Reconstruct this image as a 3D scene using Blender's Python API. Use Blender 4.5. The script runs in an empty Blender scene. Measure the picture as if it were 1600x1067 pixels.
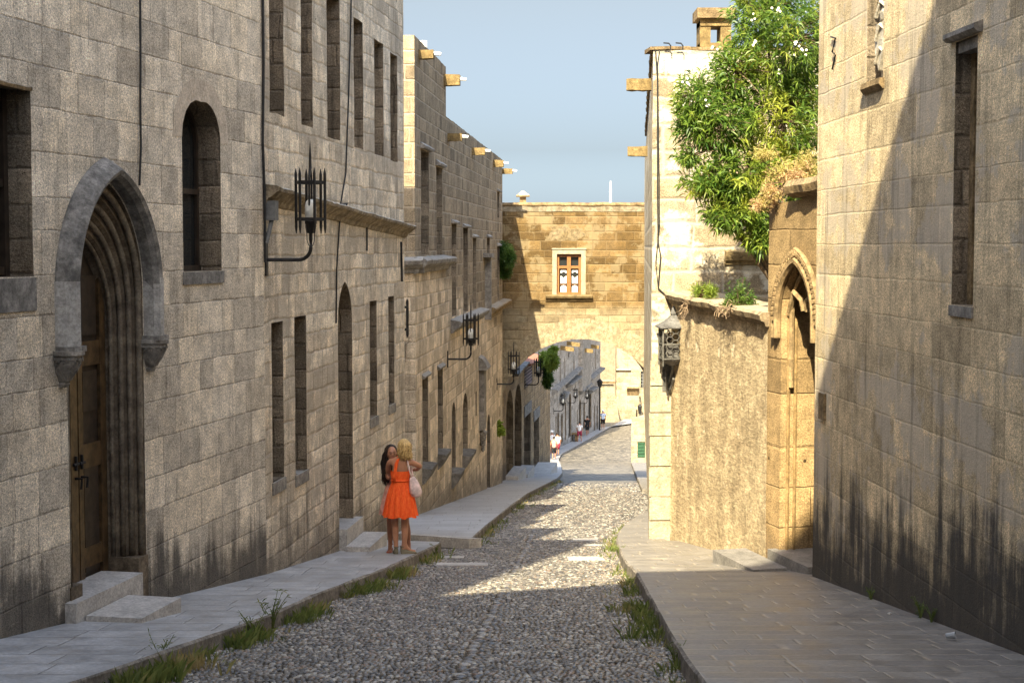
import bpy, bmesh, math, random
import numpy as np
from mathutils import Vector, Matrix, noise
from mathutils.geometry import delaunay_2d_cdt
random.seed(7); RNG = np.random.default_rng(7)
scene = bpy.context.scene
COL = scene.collection
R = math.radians
# ---------------------------------------------------------------- camera model (used to survey the street)
F = 2400.0; PIT = math.atan(148.5/2400); cp, sp = math.cos(PIT), math.sin(PIT)
def ray(x, y):
    yc = (533.5-y)/F
    return Vector(((x-800)/F, cp+yc*sp, -sp+yc*cp))
SL = 0.1236
def zs(Y):                       # pavement height along the street (it runs downhill)
    if Y <= 110: return -1.74-SL*Y
    if Y <= 185: return -1.74-SL*110-.07*(Y-110)
    return -1.74-SL*110-.07*75-.02*(Y-185)
def zr(Y): return zs(Y)-.17
def gpt(x, y, off=0.0):          # pixel -> point on the pavement
    d = ray(x, y); lo, hi = 2.0, 400.0
    for _ in range(60):
        m = (lo+hi)/2
        if d.z/d.y*m > zs(m)+off: lo = m
        else: hi = m
    return Vector((d.x/d.y*lo, lo, d.z/d.y*lo))
def dpt(x, y, Y):
    d = ray(x, y); return d*(Y/d.y)
# ---------------------------------------------------------------- object helpers
def tag(o, label=None, cat=None, group=None, kind=None):
    if label: o['label'] = label
    if cat: o['category'] = cat
    if group: o['group'] = group
    if kind: o['kind'] = kind
    return o
def wl(o):
    v = Vector((0, 0, 0))
    while o: v = v+o.location; o = o.parent
    return v
def empty(name, loc, label, cat, group=None, rz=0):
    o = bpy.data.objects.new(name, None); COL.objects.link(o)
    o.empty_display_size = .3; o.location = loc; o.rotation_euler[2] = rz
    return tag(o, label, cat, group)
def O(name, bm, mat, parent=None, smooth=False, label=None, cat=None, group=None, kind=None, loc=None, local=False, bevel=0):
    if bevel:
        bmesh.ops.bevel(bm, geom=[e for e in bm.edges if len(e.link_faces) == 2 and e.calc_face_angle(0) > .5], offset=bevel, segments=2, affect='EDGES', profile=.6)
    me = bpy.data.meshes.new(name)
    org = wl(parent) if parent else (Vector(loc) if loc is not None else Vector((0, 0, 0)))
    if not local: bm.transform(Matrix.Translation(-org))
    bmesh.ops.recalc_face_normals(bm, faces=bm.faces) if not getattr(bm, 'skipn', False) else None
    bm.to_mesh(me); bm.free()
    if smooth:
        for p in me.polygons: p.use_smooth = True
    for m in (mat if isinstance(mat, (list, tuple)) else [mat]): me.materials.append(m)
    o = bpy.data.objects.new(name, me); COL.objects.link(o)
    if parent: o.parent = parent
    elif loc is not None: o.location = loc
    return tag(o, label, cat, group, kind)
def MO(name, verts, faces, mat, parent=None, smooth=False, **kw):
    me = bpy.data.meshes.new(name)
    org = wl(parent) if parent else Vector((0, 0, 0))
    V = np.asarray(verts, dtype=np.float32)-np.array(org, dtype=np.float32)
    Fc = np.asarray(faces, dtype=np.int32); k = Fc.shape[1]
    me.vertices.add(len(V)); me.vertices.foreach_set('co', V.ravel())
    me.loops.add(Fc.size); me.loops.foreach_set('vertex_index', Fc.ravel())
    me.polygons.add(len(Fc)); me.polygons.foreach_set('loop_start', np.arange(0, Fc.size, k, dtype=np.int32))
    me.polygons.foreach_set('loop_total', np.full(len(Fc), k, dtype=np.int32))
    if smooth: me.polygons.foreach_set('use_smooth', np.ones(len(Fc), dtype=bool))
    me.update(calc_edges=True); me.validate()
    me.materials.append(mat)
    o = bpy.data.objects.new(name, me); COL.objects.link(o)
    if parent: o.parent = parent
    return tag(o, **kw)
def copy_tree(o, parent=None):
    c = o.copy(); COL.objects.link(c); c.parent = parent
    for ch in o.children: copy_tree(ch, c)
    return c
def hexa(bm, P):                 # 8 points: bottom 4, top 4
    v = [bm.verts.new(p) for p in P]
    for f in ((0, 1, 2, 3), (4, 5, 6, 7), (0, 1, 5, 4), (1, 2, 6, 5), (2, 3, 7, 6), (3, 0, 4, 7)):
        bm.faces.new([v[i] for i in f])
def box(bm, c, s, M=None):
    P = []
    for z in (-.5, .5):
        for x, y in ((-.5, -.5), (.5, -.5), (.5, .5), (-.5, .5)):
            p = Vector((x*s[0], y*s[1], z*s[2]))
            P.append(Vector(c)+(M @ p if M else p))
    hexa(bm, P)
def tube(bm, pts, r, seg=6, caps=True):
    pts = [Vector(p) for p in pts]; n = len(pts)
    rs = r if isinstance(r, (list, tuple)) else [r]*n
    rings = []; ref = None
    for i, p in enumerate(pts):
        t = (pts[min(i+1, n-1)]-pts[max(i-1, 0)]).normalized()
        if ref is None:
            ref = Vector((0, 0, 1)) if abs(t.z) < .9 else Vector((1, 0, 0))
        a = t.cross(ref)
        if a.length < 1e-4: a = t.cross(Vector((0, 1, 0)))
        a.normalize(); b = t.cross(a).normalized(); ref = b.cross(t) if False else ref
        rings.append([bm.verts.new(p+(a*math.cos(2*math.pi*k/seg)+b*math.sin(2*math.pi*k/seg))*rs[i]) for k in range(seg)])
    for A, B in zip(rings, rings[1:]):
        for k in range(seg): bm.faces.new((A[k], A[(k+1) % seg], B[(k+1) % seg], B[k]))
    if caps:
        bm.faces.new(rings[0]); bm.faces.new(rings[-1][::-1])
def loft(bm, rings, capb=True, capt=True):   # rings: lists of Vector, same length
    L = [[bm.verts.new(p) for p in r] for r in rings]; n = len(L[0])
    for A, B in zip(L, L[1:]):
        for k in range(n): bm.faces.new((A[k], A[(k+1) % n], B[(k+1) % n], B[k]))
    if capb: bm.faces.new(L[0][::-1])
    if capt: bm.faces.new(L[-1])
def ell(c, rx, ry, n=20, rot=0, fold=0, nf=9, ph=0):
    out = []
    for k in range(n):
        a = 2*math.pi*k/n; q = 1+fold*math.sin(nf*a+ph)
        x, y = rx*q*math.cos(a), ry*q*math.sin(a)
        out.append(Vector((c[0]+x*math.cos(rot)-y*math.sin(rot), c[1]+x*math.sin(rot)+y*math.cos(rot), c[2])))
    return out
def blob(bm, c, s, sub=2, amp=.12, fr=3, seed=0):
    r = bmesh.ops.create_icosphere(bm, subdivisions=sub, radius=1)
    for v in r['verts']:
        q = 1+amp*noise.noise(v.co*fr+Vector((seed, seed*2, 0)))
        v.co = Vector((v.co.x*s[0]*q, v.co.y*s[1]*q, v.co.z*s[2]*q))+Vector(c)
# ---------------------------------------------------------------- materials
class NB:
    def __init__(s, name):
        s.m = bpy.data.materials.new(name); s.m.use_nodes = True; s.t = s.m.node_tree
        s.t.nodes.clear(); s.out = s.t.nodes.new('ShaderNodeOutputMaterial')
        s.b = s.t.nodes.new('ShaderNodeBsdfPrincipled'); s.t.links.new(s.b.outputs[0], s.out.inputs[0])
    def put(s, sock, v):
        if isinstance(v, bpy.types.NodeSocket): s.t.links.new(v, sock)
        elif v is not None:
            if sock.type == 'RGBA' and len(v) == 3: v = (*v, 1)
            sock.default_value = v
    def M(s, op, a, b=None, c=None, clamp=False):
        n = s.t.nodes.new('ShaderNodeMath'); n.operation = op; n.use_clamp = clamp
        for i, v in enumerate((a, b, c)):
            if v is not None: s.put(n.inputs[i], v)
        return n.outputs[0]
    def xyz(s, x, y, z=0.0):
        n = s.t.nodes.new('ShaderNodeCombineXYZ')
        for i, v in enumerate((x, y, z)): s.put(n.inputs[i], v)
        return n.outputs[0]
    def sep(s, v):
        n = s.t.nodes.new('ShaderNodeSeparateXYZ'); s.put(n.inputs[0], v); return n.outputs
    def uv(s, name='UVMap'):
        n = s.t.nodes.new('ShaderNodeUVMap'); n.uv_map = name; return n.outputs[0]
    def obj(s):
        n = s.t.nodes.new('ShaderNodeTexCoord'); return n.outputs['Object']
    def vmul(s, v, k):
        n = s.t.nodes.new('ShaderNodeVectorMath'); n.operation = 'MULTIPLY'; s.put(n.inputs[0], v); s.put(n.inputs[1], k); return n.outputs[0]
    def vadd(s, v, k):
        n = s.t.nodes.new('ShaderNodeVectorMath'); n.operation = 'ADD'; s.put(n.inputs[0], v); s.put(n.inputs[1], k); return n.outputs[0]
    def noise(s, v, scale, detail=4, rough=.6, dim='3D', w=None, col=False):
        n = s.t.nodes.new('ShaderNodeTexNoise'); n.noise_dimensions = dim
        if dim != '1D' and v is not None: s.put(n.inputs['Vector'], v)
        if w is not None: s.put(n.inputs['W'], w)
        n.inputs['Scale'].default_value = scale; n.inputs['Detail'].default_value = detail; n.inputs['Roughness'].default_value = rough
        return n.outputs[1 if col else 0]
    def white(s, v=None, w=None, dim='2D', col=False):
        n = s.t.nodes.new('ShaderNodeTexWhiteNoise'); n.noise_dimensions = dim
        if v is not None: s.put(n.inputs['Vector'], v)
        if w is not None: s.put(n.inputs['W'], w)
        return n.outputs[1 if col else 0]
    def voro(s, v, scale, feature='F1', out=0, rnd=1):
        n = s.t.nodes.new('ShaderNodeTexVoronoi'); n.feature = feature; s.put(n.inputs['Vector'], v)
        n.inputs['Scale'].default_value = scale; n.inputs['Randomness'].default_value = rnd
        return n.outputs[out]
    def sm(s, v, a, b, lo=0.0, hi=1.0):
        n = s.t.nodes.new('ShaderNodeMapRange'); n.interpolation_type = 'SMOOTHSTEP'
        s.put(n.inputs[0], v)
        for i, k in zip((1, 2, 3, 4), (a, b, lo, hi)): s.put(n.inputs[i], k)
        return n.outputs[0]
    def mix(s, f, a, b, mode='MIX'):
        n = s.t.nodes.new('ShaderNodeMix'); n.data_type = 'RGBA'; n.blend_type = mode
        s.put(n.inputs[0], f); s.put(n.inputs[6], a); s.put(n.inputs[7], b); return n.outputs[2]
    def mul(s, c, v):            # colour * scalar
        n = s.t.nodes.new('ShaderNodeVectorMath'); n.operation = 'SCALE'; s.put(n.inputs[0], c); s.put(n.inputs['Scale'], v); return n.outputs[0]
    def rand(s):
        return s.t.nodes.new('ShaderNodeNewGeometry').outputs['Random Per Island']
    def bump(s, h, dist, strength=1.0):
        n = s.t.nodes.new('ShaderNodeBump'); n.inputs['Distance'].default_value = dist; n.inputs['Strength'].default_value = strength
        s.put(n.inputs['Height'], h); s.t.links.new(n.outputs[0], s.b.inputs['Normal']); return n
    def done(s, col, rough=.9, spec=.25, metal=0):
        s.put(s.b.inputs['Base Color'], col); s.put(s.b.inputs['Roughness'], rough)
        s.put(s.b.inputs['Specular IOR Level'], spec); s.put(s.b.inputs['Metallic'], metal)
        return s.m
def ashlar(name, ca, cb, cc, mortar, w=.6, h=.38, mw=.010, mstr=.8, pit=1.0, streak=.35, grime=.8, gh=.9, gcol=(.04, .037, .034), seed=0.0, bumpd=.03, warp=.02, blotch=.5, patch=None, patchamt=0, rough=.9, spec=.2, wv=.35, gmin=0.0, jb=.5, grain=1.5, low=None, bright=1.25):
    n = NB(name); U = n.uv(); x, y, _ = n.sep(n.vadd(U, (seed, seed*.37, 0)))
    base = n.xyz(x, y)
    wn = n.noise(base, 2.2, 3, .6, col=True); wx, wy, _ = n.sep(n.vadd(wn, (-.5, -.5, 0)))
    x1 = n.M('MULTIPLY_ADD', wx, warp*2, x); y1 = n.M('MULTIPLY_ADD', wy, warp*2, y)
    vn = n.noise(None, .9, 1, .5, dim='1D', w=y1); y2 = n.M('MULTIPLY_ADD', vn, .35*h/.4, y1)
    v = n.M('DIVIDE', y2, h); row = n.M('FLOOR', v); fv = n.M('FRACT', v)
    rr = n.white(w=row, dim='1D')
    un = n.noise(None, .8, 1, .5, dim='1D', w=n.M('MULTIPLY_ADD', row, 17.31, n.M('DIVIDE', x1, w)))
    u = n.M('ADD', n.M('DIVIDE', x1, w), n.M('ADD', n.M('MULTIPLY', rr, 7.7), n.M('MULTIPLY', un, wv*3)))
    col = n.M('FLOOR', u); fu = n.M('FRACT', u)
    du = n.M('MULTIPLY', n.M('MINIMUM', fu, n.M('SUBTRACT', 1.0, fu)), w)
    dv = n.M('MULTIPLY', n.M('MINIMUM', fv, n.M('SUBTRACT', 1.0, fv)), h)
    fine = n.noise(base, 38, 6, .72); med = n.noise(base, 5, 5, .65); big = n.noise(base, .8, 4, .6)
    e = n.M('ADD', n.M('MINIMUM', du, dv), n.M('ADD', n.M('MULTIPLY', n.M('SUBTRACT', med, .5), .035), n.M('MULTIPLY', n.M('SUBTRACT', fine, .5), .012)))
    cell = n.white(v=n.xyz(col, row), dim='2D'); cell2 = n.white(v=n.xyz(col, n.M('ADD', row, 51.3)), dim='2D')
    mk = n.M('SUBTRACT', 1.0, n.sm(e, mw*.25, mw*1.3))
    c = n.mix(cell, ca, cb)
    c = n.mix(n.M('MULTIPLY', n.sm(n.M('ADD', n.M('MULTIPLY', cell2, .35), big), .55, .95), blotch), c, cc)
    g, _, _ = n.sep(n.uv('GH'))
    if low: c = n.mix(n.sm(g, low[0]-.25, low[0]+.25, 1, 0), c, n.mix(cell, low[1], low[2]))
    c = n.mul(c, n.sm(cell2, 0, 1, .72, 1.2)); gr = n.noise(base, 95, 3, .8)
    c = n.mul(c, n.sm(gr, .3, .7, 1-.35*grain, 1+.32*grain))
    c = n.mul(c, n.M('MULTIPLY', n.sm(fine, .28, .72, .52, 1.36), n.sm(med, .25, .75, .72, 1.24)))
    pits = n.sm(n.voro(base, 30, 'F1'), .05, .26); pm = n.sm(n.noise(base, 9, 4, .7), .48, .62)
    pitv = n.M('SUBTRACT', 1.0, n.M('MULTIPLY', n.M('SUBTRACT', 1.0, pits), pm))
    c = n.mul(c, n.M('ADD', 1-.55*pit, n.M('MULTIPLY', pitv, .55*pit)))
    if patch:
        pk = n.M('MULTIPLY', n.sm(n.noise(n.vadd(base, (31, 7, 0)), .9, 6, .7), .5, .56), patchamt)
        c = n.mix(pk, c, patch)
    c = n.mix(n.M('MULTIPLY', mk, mstr), c, mortar)
    hol = n.sm(n.M('ADD', n.voro(base, 1.25, 'F1'), n.M('MULTIPLY', n.M('SUBTRACT', med, .5), .03)), .022, .034)
    c = n.mul(c, n.M('MULTIPLY_ADD', hol, .85, .15))
    # vertical weather streaks and damp, dark base
    st = n.noise(n.xyz(n.M('MULTIPLY', x, 4.5), n.M('MULTIPLY', y, .35)), 1, 5, .65)
    st2 = n.noise(n.xyz(n.M('MULTIPLY', x, 19), n.M('MULTIPLY', y, .9)), 1, 3, .6)
    c = n.mul(c, n.M('SUBTRACT', 1.0, n.M('MULTIPLY', n.sm(n.M('MULTIPLY_ADD', st2, .4, n.M('MULTIPLY', st, .7)), .52, .74), streak)))
    gn = n.M('ADD', n.M('MULTIPLY', st, gh*2.0), n.M('MULTIPLY', n.M('SUBTRACT', n.noise(base, 1.1, 5, .7), .5), gh*1.8))
    gk = n.M('SUBTRACT', 1.0, n.sm(n.M('SUBTRACT', g, n.M('SUBTRACT', gn, gh*.75)), gmin, gh*.75))
    c = n.mix(n.M('MULTIPLY', gk, grime), c, gcol)
    hgt = n.M('ADD', n.M('MULTIPLY', n.sm(e, 0, mw*2.4), jb), n.M('ADD', n.M('MULTIPLY', cell, .12), n.M('ADD', n.M('MULTIPLY', fine, .35*pit+.1), n.M('ADD', n.M('ADD', n.M('MULTIPLY', gr, .15), n.M('MULTIPLY', med, .45)), n.M('MULTIPLY', pitv, .28*pit)))))
    n.bump(hgt, bumpd); c = n.mul(c, bright)
    return n.done(c, rough, spec)
def stone(name, ca, cb, dark=.4, bumpd=.02, sc=1.0, rough=.9, spec=.2, top=None):
    n = NB(name); P = n.obj(); P = n.vmul(P, (sc, sc, sc))
    a = n.noise(P, 2.5, 5, .65); f = n.noise(P, 34, 6, .75); m = n.noise(P, 7, 5, .7)
    c = n.mix(n.sm(a, .3, .7), ca, cb)
    c = n.mul(c, n.M('MULTIPLY', n.sm(f, .28, .72, .65, 1.25), n.sm(m, .35, .65, 1-dark, 1.1)))
    if top:
        g = n.t.nodes.new('ShaderNodeNewGeometry'); nz = n.sep(g.outputs['Normal'])[2]
        c = n.mix(n.M('MULTIPLY', n.sm(nz, .4, .9), n.sm(m, .3, .5)), c, top)
    n.bump(n.M('ADD', n.M('MULTIPLY', f, .5), n.M('MULTIPLY', m, .9)), bumpd)
    return n.done(c, rough, spec)
def plain(name, c, rough=.6, spec=.4, metal=0, var=.25, sc=12, bumpd=.003):
    n = NB(name); P = n.obj(); a = n.noise(P, sc, 4, .6)
    col = n.mul(n.xyz(*c), n.sm(a, .3, .7, 1-var, 1+var)); n.bump(a, bumpd)
    return n.done(col, rough, spec, metal)
def leafmat(name, ca, cb, cc=None, trans=.35, rough=.45):
    n = NB(name); r = n.rand(); c = n.mix(r, ca, cb)
    if cc: c = n.mix(n.sm(n.noise(n.obj(), 1.6, 3, .6), .48, .66), c, cc)
    n.done(c, rough, .35)
    tr = n.t.nodes.new('ShaderNodeBsdfTranslucent'); n.put(tr.inputs[0], n.mul(c, 1.5))
    mx = n.t.nodes.new('ShaderNodeMixShader'); mx.inputs[0].default_value = trans
    n.t.links.new(n.b.outputs[0], mx.inputs[1]); n.t.links.new(tr.outputs[0], mx.inputs[2]); n.t.links.new(mx.outputs[0], n.out.inputs[0])
    return n.m
# ---------------------------------------------------------------- facades
def rough_line(p, q, step=.35, amp=.012):
    L = math.hypot(q[0]-p[0], q[1]-p[1]); n = max(1, int(L/step)); out = []
    nx, ny = -(q[1]-p[1])/max(L, 1e-6), (q[0]-p[0])/max(L, 1e-6)
    for i in range(n):
        t = i/n; a = 0 if i == 0 else random.uniform(-amp, amp)
        out.append((p[0]+(q[0]-p[0])*t+nx*a, p[1]+(q[1]-p[1])*t+ny*a))
    return out
def roughen(poly, step=.35, amp=.012):
    o = []
    for i in range(len(poly)): o += rough_line(poly[i], poly[(i+1) % len(poly)], step, amp)
    return o
def inside(p, poly):
    c = False; j = len(poly)-1
    for i in range(len(poly)):
        a, b = poly[i], poly[j]
        if (a[1] > p[1]) != (b[1] > p[1]) and p[0] < (b[0]-a[0])*(p[1]-a[1])/(b[1]-a[1])+a[0]: c = not c
        j = i
    return c
def arch_path(u0, u1, zb, zsp, Rr, k=0.0, n=12, flip=False):
    a = (u1-u0)/2; um = (u0+u1)/2; cx = Rr-a            # right-hand centre sits cx left of the middle
    r = Rr-k; ap = math.sqrt(max(r*r-cx*cx, 1e-6)); an = math.atan2(ap, cx)
    pts = [(u0+k, zb), (u0+k, zb+(zsp-zb)*.5)]
    for i in range(n+1):
        t = an*i/n; pts.append((um+cx-r*math.cos(t), zsp+r*math.sin(t)))
    for i in range(n-1, -1, -1):
        t = an*i/n; pts.append((um-cx+r*math.cos(t), zsp+r*math.sin(t)))
    pts += [(u1-k, zb+(zsp-zb)*.5), (u1-k, zb)]
    return pts
def arch_R(a, rise): return (a*a+rise*rise)/(2*a)
class Facade:
    def __init__(s, P0, P1, street):     # street: a plan point on the street side
        s.P0 = Vector(P0); s.P1 = Vector(P1); s.t = (s.P1-s.P0).normalized(); s.L = (s.P1-s.P0).length
        s.n = Vector((s.t.y, -s.t.x))
        if (Vector(street)-s.P0).dot(s.n) < 0: s.n = -s.n
        s.holes = []; s.rm = None
    def W(s, u, z, d=0.0):
        p = s.P0+s.t*u+s.n*d; return Vector((p.x, p.y, z))
    def px(s, x, y, d=0.0):
        r = ray(x, y); o = s.P0+s.n*d
        k = o.dot(s.n)/(r.x*s.n.x+r.y*s.n.y); P = r*k
        return ((Vector((P.x, P.y))-o).dot(s.t), P.z)
    def g(s, u): return zs((s.P0+s.t*u).y)
    def hole(s, poly, depth, reveal=True):
        s.holes.append((poly, depth, reveal)); return poly
    def rect(s, xl, xr, yt, yb, xt=None, depth=.3, amp=.006, reveal=True, d=0):
        xm = xt if xt is not None else (xl+xr)/2
        u0 = s.px(xl, (yt+yb)/2)[0]; u1 = s.px(xr, (yt+yb)/2)[0]
        if u0 > u1: u0, u1 = u1, u0
        z1 = s.px(xm, yt)[1]; z0 = s.px(xm, yb)[1]
        s.hole(roughen([(u0, z0), (u1, z0), (u1, z1), (u0, z1)], .3, amp), depth, reveal)
        return u0, u1, z0, z1
    def wall(s, name, top, mat, parent, back, u0=None, u1=None, bottom=.5, botz=None, closed=True):
        """top: list of (u,z) from u1 down to u0"""
        u0 = 0 if u0 is None else u0; u1 = s.L if u1 is None else u1
        if botz is None: bot = [(u0+(u1-u0)*i/8, s.g(u0+(u1-u0)*i/8)-bottom) for i in range(9)]
        else: bot = [(u0, botz), (u1, botz)]
        t2 = []
        for a, b in zip(top, top[1:]): t2 += rough_line(a, b, .3, .012)
        t2.append(top[-1]); out = bot+t2
        # rough up the two vertical arrises
        side1 = rough_line(bot[-1], top[0], .45, .008)[1:]; side0 = rough_line(top[-1], bot[0], .45, .008)[1:]
        out = bot+side1+t2+side0
        vs = [Vector(p) for p in out]; es = [(i, (i+1) % len(out)) for i in range(len(out))]
        for poly, _, _ in s.holes:
            b = len(vs); vs += [Vector(p) for p in poly]; es += [(b+i, b+(i+1) % len(poly)) for i in range(len(poly))]
        V, E, Fc, *_ = delaunay_2d_cdt(vs, es, [], 0, 1e-5)
        bm = bmesh.new(); uv = bm.loops.layers.uv.new('UVMap'); gh = bm.loops.layers.uv.new('GH')
        def face(ps, uvs, ghs, mi=0):
            try: f = bm.faces.new([bm.verts.new(p) for p in ps])
            except ValueError: return
            f.material_index = mi
            for l, a, g_ in zip(f.loops, uvs, ghs): l[uv].uv = a; l[gh].uv = (g_, 0)
        vm = [bm.verts.new(s.W(p.x, p.y)) for p in V]
        for f in Fc:
            c = ((V[f[0]].x+V[f[1]].x+V[f[2]].x)/3, (V[f[0]].y+V[f[1]].y+V[f[2]].y)/3)
            if not inside(c, out) or any(inside(c, h[0]) for h in s.holes): continue
            ff = bm.faces.new([vm[i] for i in f])
            for l, i in zip(ff.loops, f): l[uv].uv = V[i]; l[gh].uv = (V[i].y-s.g(V[i].x), 0)
        for poly, dep, rev in s.holes:
            if not rev: continue
            for i in range(len(poly)):
                p, q = poly[i], poly[(i+1) % len(poly)]
                hz = abs(q[0]-p[0]) > abs(q[1]-p[1])
                e = (0, dep) if hz else (dep, 0)
                face([s.W(*p), s.W(*q), s.W(*q, -dep), s.W(*p, -dep)], [p, q, (q[0]+e[0], q[1]+e[1]), (p[0]+e[0], p[1]+e[1])],
                     [p[1]-s.g(p[0]), q[1]-s.g(q[0]), q[1]-s.g(q[0]), p[1]-s.g(p[0])], 1)
        bk = Vector((back[0], back[1], 0)); bl = bk.length
        for i in range(len(out)):
            p, q = out[i], out[(i+1) % len(out)]
            hz = abs(q[0]-p[0]) > abs(q[1]-p[1]); e = (0, bl) if hz else (-bl, 0)
            face([s.W(*p), s.W(*q), s.W(*q)+bk, s.W(*p)+bk], [p, q, (q[0]+e[0], q[1]+e[1]), (p[0]+e[0], p[1]+e[1])],
                 [p[1]-s.g(p[0]), q[1]-s.g(q[0]), q[1]-s.g(q[0]), p[1]-s.g(p[0])])
        P = [s.W(*p)+bk for p in (bot[0], bot[-1], top[0], top[-1])]
        if closed: face(P, [(0, 0), (1, 0), (1, 1), (0, 1)], [5]*4)
        bmesh.ops.remove_doubles(bm, verts=bm.verts, dist=.0008)
        return O(name, bm, [mat, s.rm or mat], parent)
    def panel(s, name, poly, d, mat, parent, uvd=0):
        bm = bmesh.new(); uv = bm.loops.layers.uv.new('UVMap'); gh = bm.loops.layers.uv.new('GH')
        f = bm.faces.new([bm.verts.new(s.W(p[0], p[1], d)) for p in poly])
        for l, p in zip(f.loops, poly): l[uv].uv = (p[0]+uvd, p[1]); l[gh].uv = (p[1]-s.g(p[0]), 0)
        bmesh.ops.triangulate(bm, faces=bm.faces)
        return O(name, bm, mat, parent)
    def fbox(s, bm, u0, u1, z0, z1, d0, d1, dz=0):
        P = [s.W(u0, z0, d0), s.W(u1, z0, d0), s.W(u1, z0, d1), s.W(u0, z0, d1), s.W(u0, z1, d0), s.W(u1, z1, d0), s.W(u1, z1+dz, d1), s.W(u0, z1+dz, d1)]
        hexa(bm, P)
    def fbox2(s, bm, u0, u1, zb, zt0, zt1, d0, d1):
        hexa(bm, [s.W(u0, zb, d0), s.W(u1, zb, d0), s.W(u1, zb, d1), s.W(u0, zb, d1), s.W(u0, zt0, d0), s.W(u1, zt1, d0), s.W(u1, zt1, d1), s.W(u0, zt0, d1)])
    def sweep(s, bm, path, prof, closed=False):  # path list of (u,z) lists per profile station: [(pts,d)]
        rows = [[bm.verts.new(s.W(p[0], p[1], d)) for p in pts] for pts, d in prof]
        for A, B in zip(rows, rows[1:]):
            for k in range(len(A)-1): bm.faces.new((A[k], A[k+1], B[k+1], B[k]))
    def ledge(s, bm, u0, z0, u1, z1, prof, step=.25, amp=.008):   # prof: closed list of (d,dz)
        n = max(2, int(abs(u1-u0)/step)); rows = []
        for i in range(n+1):
            t = i/n; j = random.uniform(-amp, amp); j2 = random.uniform(-amp, amp)
            rows.append([s.W(u0+(u1-u0)*t, z0+(z1-z0)*t+dz+j*.6, (d+j2) if d > .01 else d) for d, dz in prof])
        loft(bm, rows)
    def ang(s): return math.atan2(s.n.y, s.n.x)
# ---------------------------------------------------------------- stone and other materials
m_b1 = ashlar('grey_ashlar', (.69, .605, .48), (.56, .485, .38), (.47, .385, .265), (.19, .155, .12), jb=.28, w=.5, h=.36, mw=.006, mstr=.5, pit=1.0, streak=.30, grime=.85, gh=.75, seed=3.1, bumpd=.03)
m_b2 = ashlar('weathered_ashlar', (.76, .655, .50), (.60, .50, .37), (.50, .40, .27), (.36, .29, .21), jb=.35, w=.42, h=.27, mw=.013, mstr=.45, pit=1.2, streak=.35, grime=.6, gh=.8, seed=11.7, bumpd=.05, warp=.05, patch=(.33, .28, .215), patchamt=.6)
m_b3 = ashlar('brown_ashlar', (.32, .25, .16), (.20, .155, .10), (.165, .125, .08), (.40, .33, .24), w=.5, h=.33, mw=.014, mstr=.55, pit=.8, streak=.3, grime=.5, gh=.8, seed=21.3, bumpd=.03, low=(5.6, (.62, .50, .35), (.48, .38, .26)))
m_b3l = ashlar('warm_ashlar', (.56, .44, .30), (.40, .30, .19), (.36, .26, .15), (.50, .40, .28), w=.55, h=.36, mw=.012, mstr=.35, pit=.8, streak=.35, grime=.7, gh=.9, seed=27.3, bumpd=.03)
m_end = ashlar('pale_quoins', (.27, .205, .115), (.21, .15, .075), (.16, .11, .055), (.36, .28, .18), w=1.4, h=.42, mw=.012, mstr=.6, pit=.7, streak=.15, grime=.4, gh=.6, seed=41.3, bumpd=.02)
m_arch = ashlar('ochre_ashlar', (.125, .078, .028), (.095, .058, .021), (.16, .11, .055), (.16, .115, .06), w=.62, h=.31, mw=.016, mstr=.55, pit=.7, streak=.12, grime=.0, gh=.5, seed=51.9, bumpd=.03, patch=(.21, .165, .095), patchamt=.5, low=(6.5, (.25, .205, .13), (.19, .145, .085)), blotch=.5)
m_r4 = ashlar('pale_limestone', (.34, .285, .20), (.27, .21, .135), (.20, .14, .07), (.38, .34, .27), w=.9, h=.40, mw=.03, mstr=.6, pit=.6, streak=.10, grime=.25, gh=.5, gcol=(.4, .32, .2), seed=61.2, bumpd=.03, warp=.05, patch=(.42, .385, .31), patchamt=.8)
m_r1 = ashlar('golden_ashlar', (.67, .53, .33), (.54, .42, .255), (.47, .36, .215), (.52, .41, .26), jb=.22, w=.85, h=.355, mw=.007, mstr=.4, pit=1.0, streak=.42, grime=.94, gh=1.3, seed=71.5, bumpd=.026, patch=(.42, .36, .28), patchamt=.7, blotch=.6)
m_r2 = ashlar('yellow_blocks', (.31, .215, .105), (.27, .18, .085), (.22, .15, .075), (.17, .11, .05), w=1.6, h=.58, mw=.009, mstr=.6, pit=.8, streak=.15, grime=.3, gh=.4, seed=81.5, bumpd=.025)
m_b5 = ashlar('rough_ochre', (.40, .28, .15), (.24, .17, .10), (.13, .10, .07), (.26, .195, .12), w=.45, h=.32, mw=.02, mstr=.5, pit=1.2, streak=.45, grime=.6, gh=1.0, seed=91.5, bumpd=.05, warp=.06)
m_b6 = ashlar('shaded_grey_ashlar', (.47, .42, .36), (.33, .295, .25), (.25, .225, .2), (.25, .22, .19), w=.9, h=.42, mw=.02, mstr=.4, pit=.6, streak=.6, grime=.2, gh=.8, seed=101.5, bumpd=.03)
m_b7 = ashlar('sunlit_ashlar', (.30, .25, .165), (.25, .20, .125), (.20, .15, .085), (.27, .225, .155), w=.8, h=.4, mw=.02, mstr=.45, pit=.6, streak=.15, grime=.1, gh=.8, seed=111.5, bumpd=.03, patch=(.27, .235, .165), patchamt=.7)
m_infill = ashlar('stone_infill', (.20, .16, .115), (.13, .105, .075), (.09, .072, .055), (.08, .062, .05), w=.34, h=.2, mw=.02, mstr=.6, pit=1.3, streak=.4, grime=.2, gh=.5, seed=121.5, bumpd=.06, warp=.08)
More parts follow.
